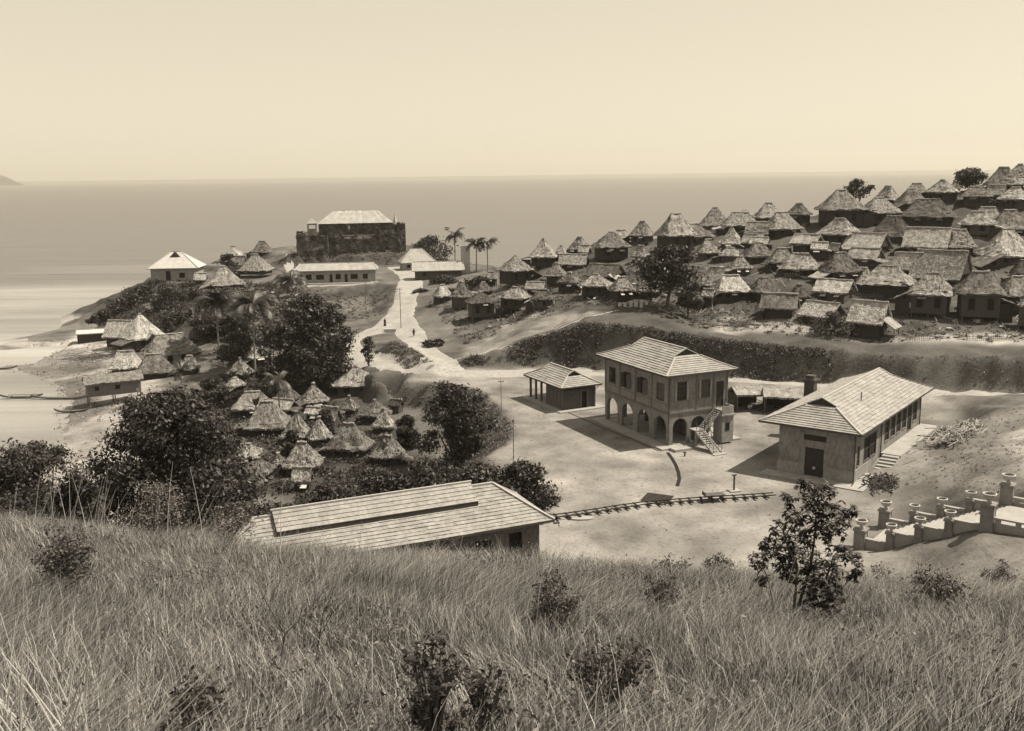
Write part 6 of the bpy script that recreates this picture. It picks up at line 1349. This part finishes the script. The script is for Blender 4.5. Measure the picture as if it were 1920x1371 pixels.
near_bush('small low shrub on the crest below the foot of the staircase', 1650, 1070, 30, 1.3, 1.1, 10, .05, 140)
near_bush('low bush on the crest in front of the railway wagon', 1350, 1075, 29, 1.2, .9, 10, .05, 180)
near_bush('bushy tuft on the crest left of the young tree', 1262, 1080, 29, 1.3, .9, 10, .05, 160)
near_bush('weedy bush at the left crest under the largest tree', 290, 1010, 30, 2.4, 2.2, 16, .05, 160, lm=M_leafpale)
near_bush('weedy bush at the crest just left of the tiled roof', 430, 1010, 30, 1.8, 1.8, 12, .05, 150, lm=M_leafpale)
near_bush('large blurred leafy plant at the bottom edge, left of centre', 812, 1330, 7.2, .6, 1.25, 14, .035, 120)
near_bush('dark leafy plant at the bottom edge near the centre', 905, 1350, 7.6, .5, .95, 9, .03, 120)
near_bush('grey leafy weed at the bottom edge right of the centre', 1140, 1335, 8.4, .85, 1.05, 12, .03, 120)
near_bush('dark drooping fern at the lower left of the grass', 350, 1320, 7.4, .7, .85, 10, .035, 90)
# dead twiggy stems
def dead_stem(label, px, py, dd, H, seed):
    r = random.Random(seed); b = Gd(px, py, dd); z = h(b[0], b[1]); t = thing('dead_stem', label, 'stem', (b[0], b[1], z), 0); m = MB()
    def br(p, d, L_, rr, k):
        e = p+d*L_; m.tube([p, e], [rr, rr*.6], 4, False)
        if k:
            for _ in range(2): br(e, (d+Vector((r.uniform(-.7, .8), r.uniform(-.5, .5), r.uniform(-.2, .4)))).normalized(), L_*.7, rr*.6, k-1)
    br(Vector((0, 0, -.05)), Vector((.2, 0, 1)).normalized(), H*.45, .014, 3); m.build('twigs', M_trim, t)
dead_stem('dark leafless forked twig left of centre in the near grass', 520, 1250, 11, 1.3, 2)
dead_stem('dark leafless leaning twig beside the forked one in the near grass', 585, 1235, 11.5, 1.2, 9)
# young tree
def sapling():
    b = Gd(1478, 1235, 17.4); z = h(b[0], b[1]); t = thing('young_tree', 'young broad-leaved tree standing alone in the near grass at the right', 'tree', (b[0], b[1], z)); m = MB(); k = 17.4/FPX*1.12
    def W_(px, py, dy=0): p = Gd(px, py, 17.4+dy); return Vector((p[0]-b[0], p[1]-b[1], p[2]-z))
    r = random.Random(4); base = Vector((0, 0, -.1))
    limbs = [([(1482,1190,0),(1500,1140,0),(1545,1095,.1),(1565,1040,.1)], .045), ([(1484,1180,0),(1492,1110,-.1),(1495,1060,-.1),(1470,1010,-.2)], .04), ([(1490,1160,0),(1520,1060,.2),(1530,990,.2),(1530,945,.2)], .04), ([(1484,1190,0),(1560,1130,.2),(1600,1075,.3)], .03), ([(1482,1200,0),(1450,1130,-.2),(1440,1085,-.3)], .025), ([(1486,1170,0),(1540,1130,.0),(1555,1120,-.1)], .03)]
    for pts, rr in limbs: P_ = [base]+[W_(*q) for q in pts]; m.tube(P_, [rr*(1-.17*i) for i in range(len(P_))], 7)
    tw = []
    clusters = [(1525,935,40),(1500,965,34),(1555,950,32),(1530,985,36),(1575,975,24),(1480,935,18),(1592,955,16),(1560,1005,30),(1470,1000,34),(1455,1035,30),(1490,1040,34),(1500,1075,38),(1530,1055,36),(1560,1060,30),(1540,1095,38),(1565,1110,30),(1520,1120,30),(1550,1140,26),(1598,1050,24),(1580,1035,20),(1422,1052,22),(1440,1020,18),(1475,1065,26),(1600,1075,18),(1510,1005,26),(1430,1090,14),(1545,920,24),(1510,910,20)]
    V = []; F_ = []; tn = []
    for cx_, cy_, rp in clusters:
        c_ = W_(cx_, cy_, r.uniform(-.35, .35)); R_c = rp*k*.8
        near = min((W_(*q) for pts, _ in limbs for q in pts), key=lambda q: (q-c_).length); m.tube([near, near.lerp(c_, .6)+Vector((0, 0, .04)), c_], [.014, .009, .004], 4)
        for _ in range(int(rp*.8)):
            d = Vector((r.gauss(0, 1), r.gauss(0, 1), r.gauss(0, 1))).normalized()*R_c*r.random()**.4; q = c_+d; m.tube([c_, q], [.005, .003], 3, False)
            for l in range(7):      # a whorl of drooping leaves
                a = 2*pi*l/7+r.uniform(-.3, .3); el = r.uniform(-.9, .5); ax = Vector((cos(a)*cos(el), sin(a)*cos(el), sin(el))); sd = ax.cross(Vector((0, 0, 1))).normalized(); L_ = r.uniform(.08, .135); wv = L_*.23; o_ = len(V)
                V += [q, q+ax*L_*.5-sd*wv, q+ax*L_+Vector((0, 0, -.02)), q+ax*L_*.5+sd*wv]; F_.append((o_, o_+1, o_+2, o_+3)); v_ = r.uniform(.5, 1.7); tn += [v_]*4
    m.build('trunk', M_bark, t); np_mesh('crown', np.array([tuple(v) for v in V]), np.array(F_), M_leaf, t, attr={'tone': np.array(tn)})
sapling()
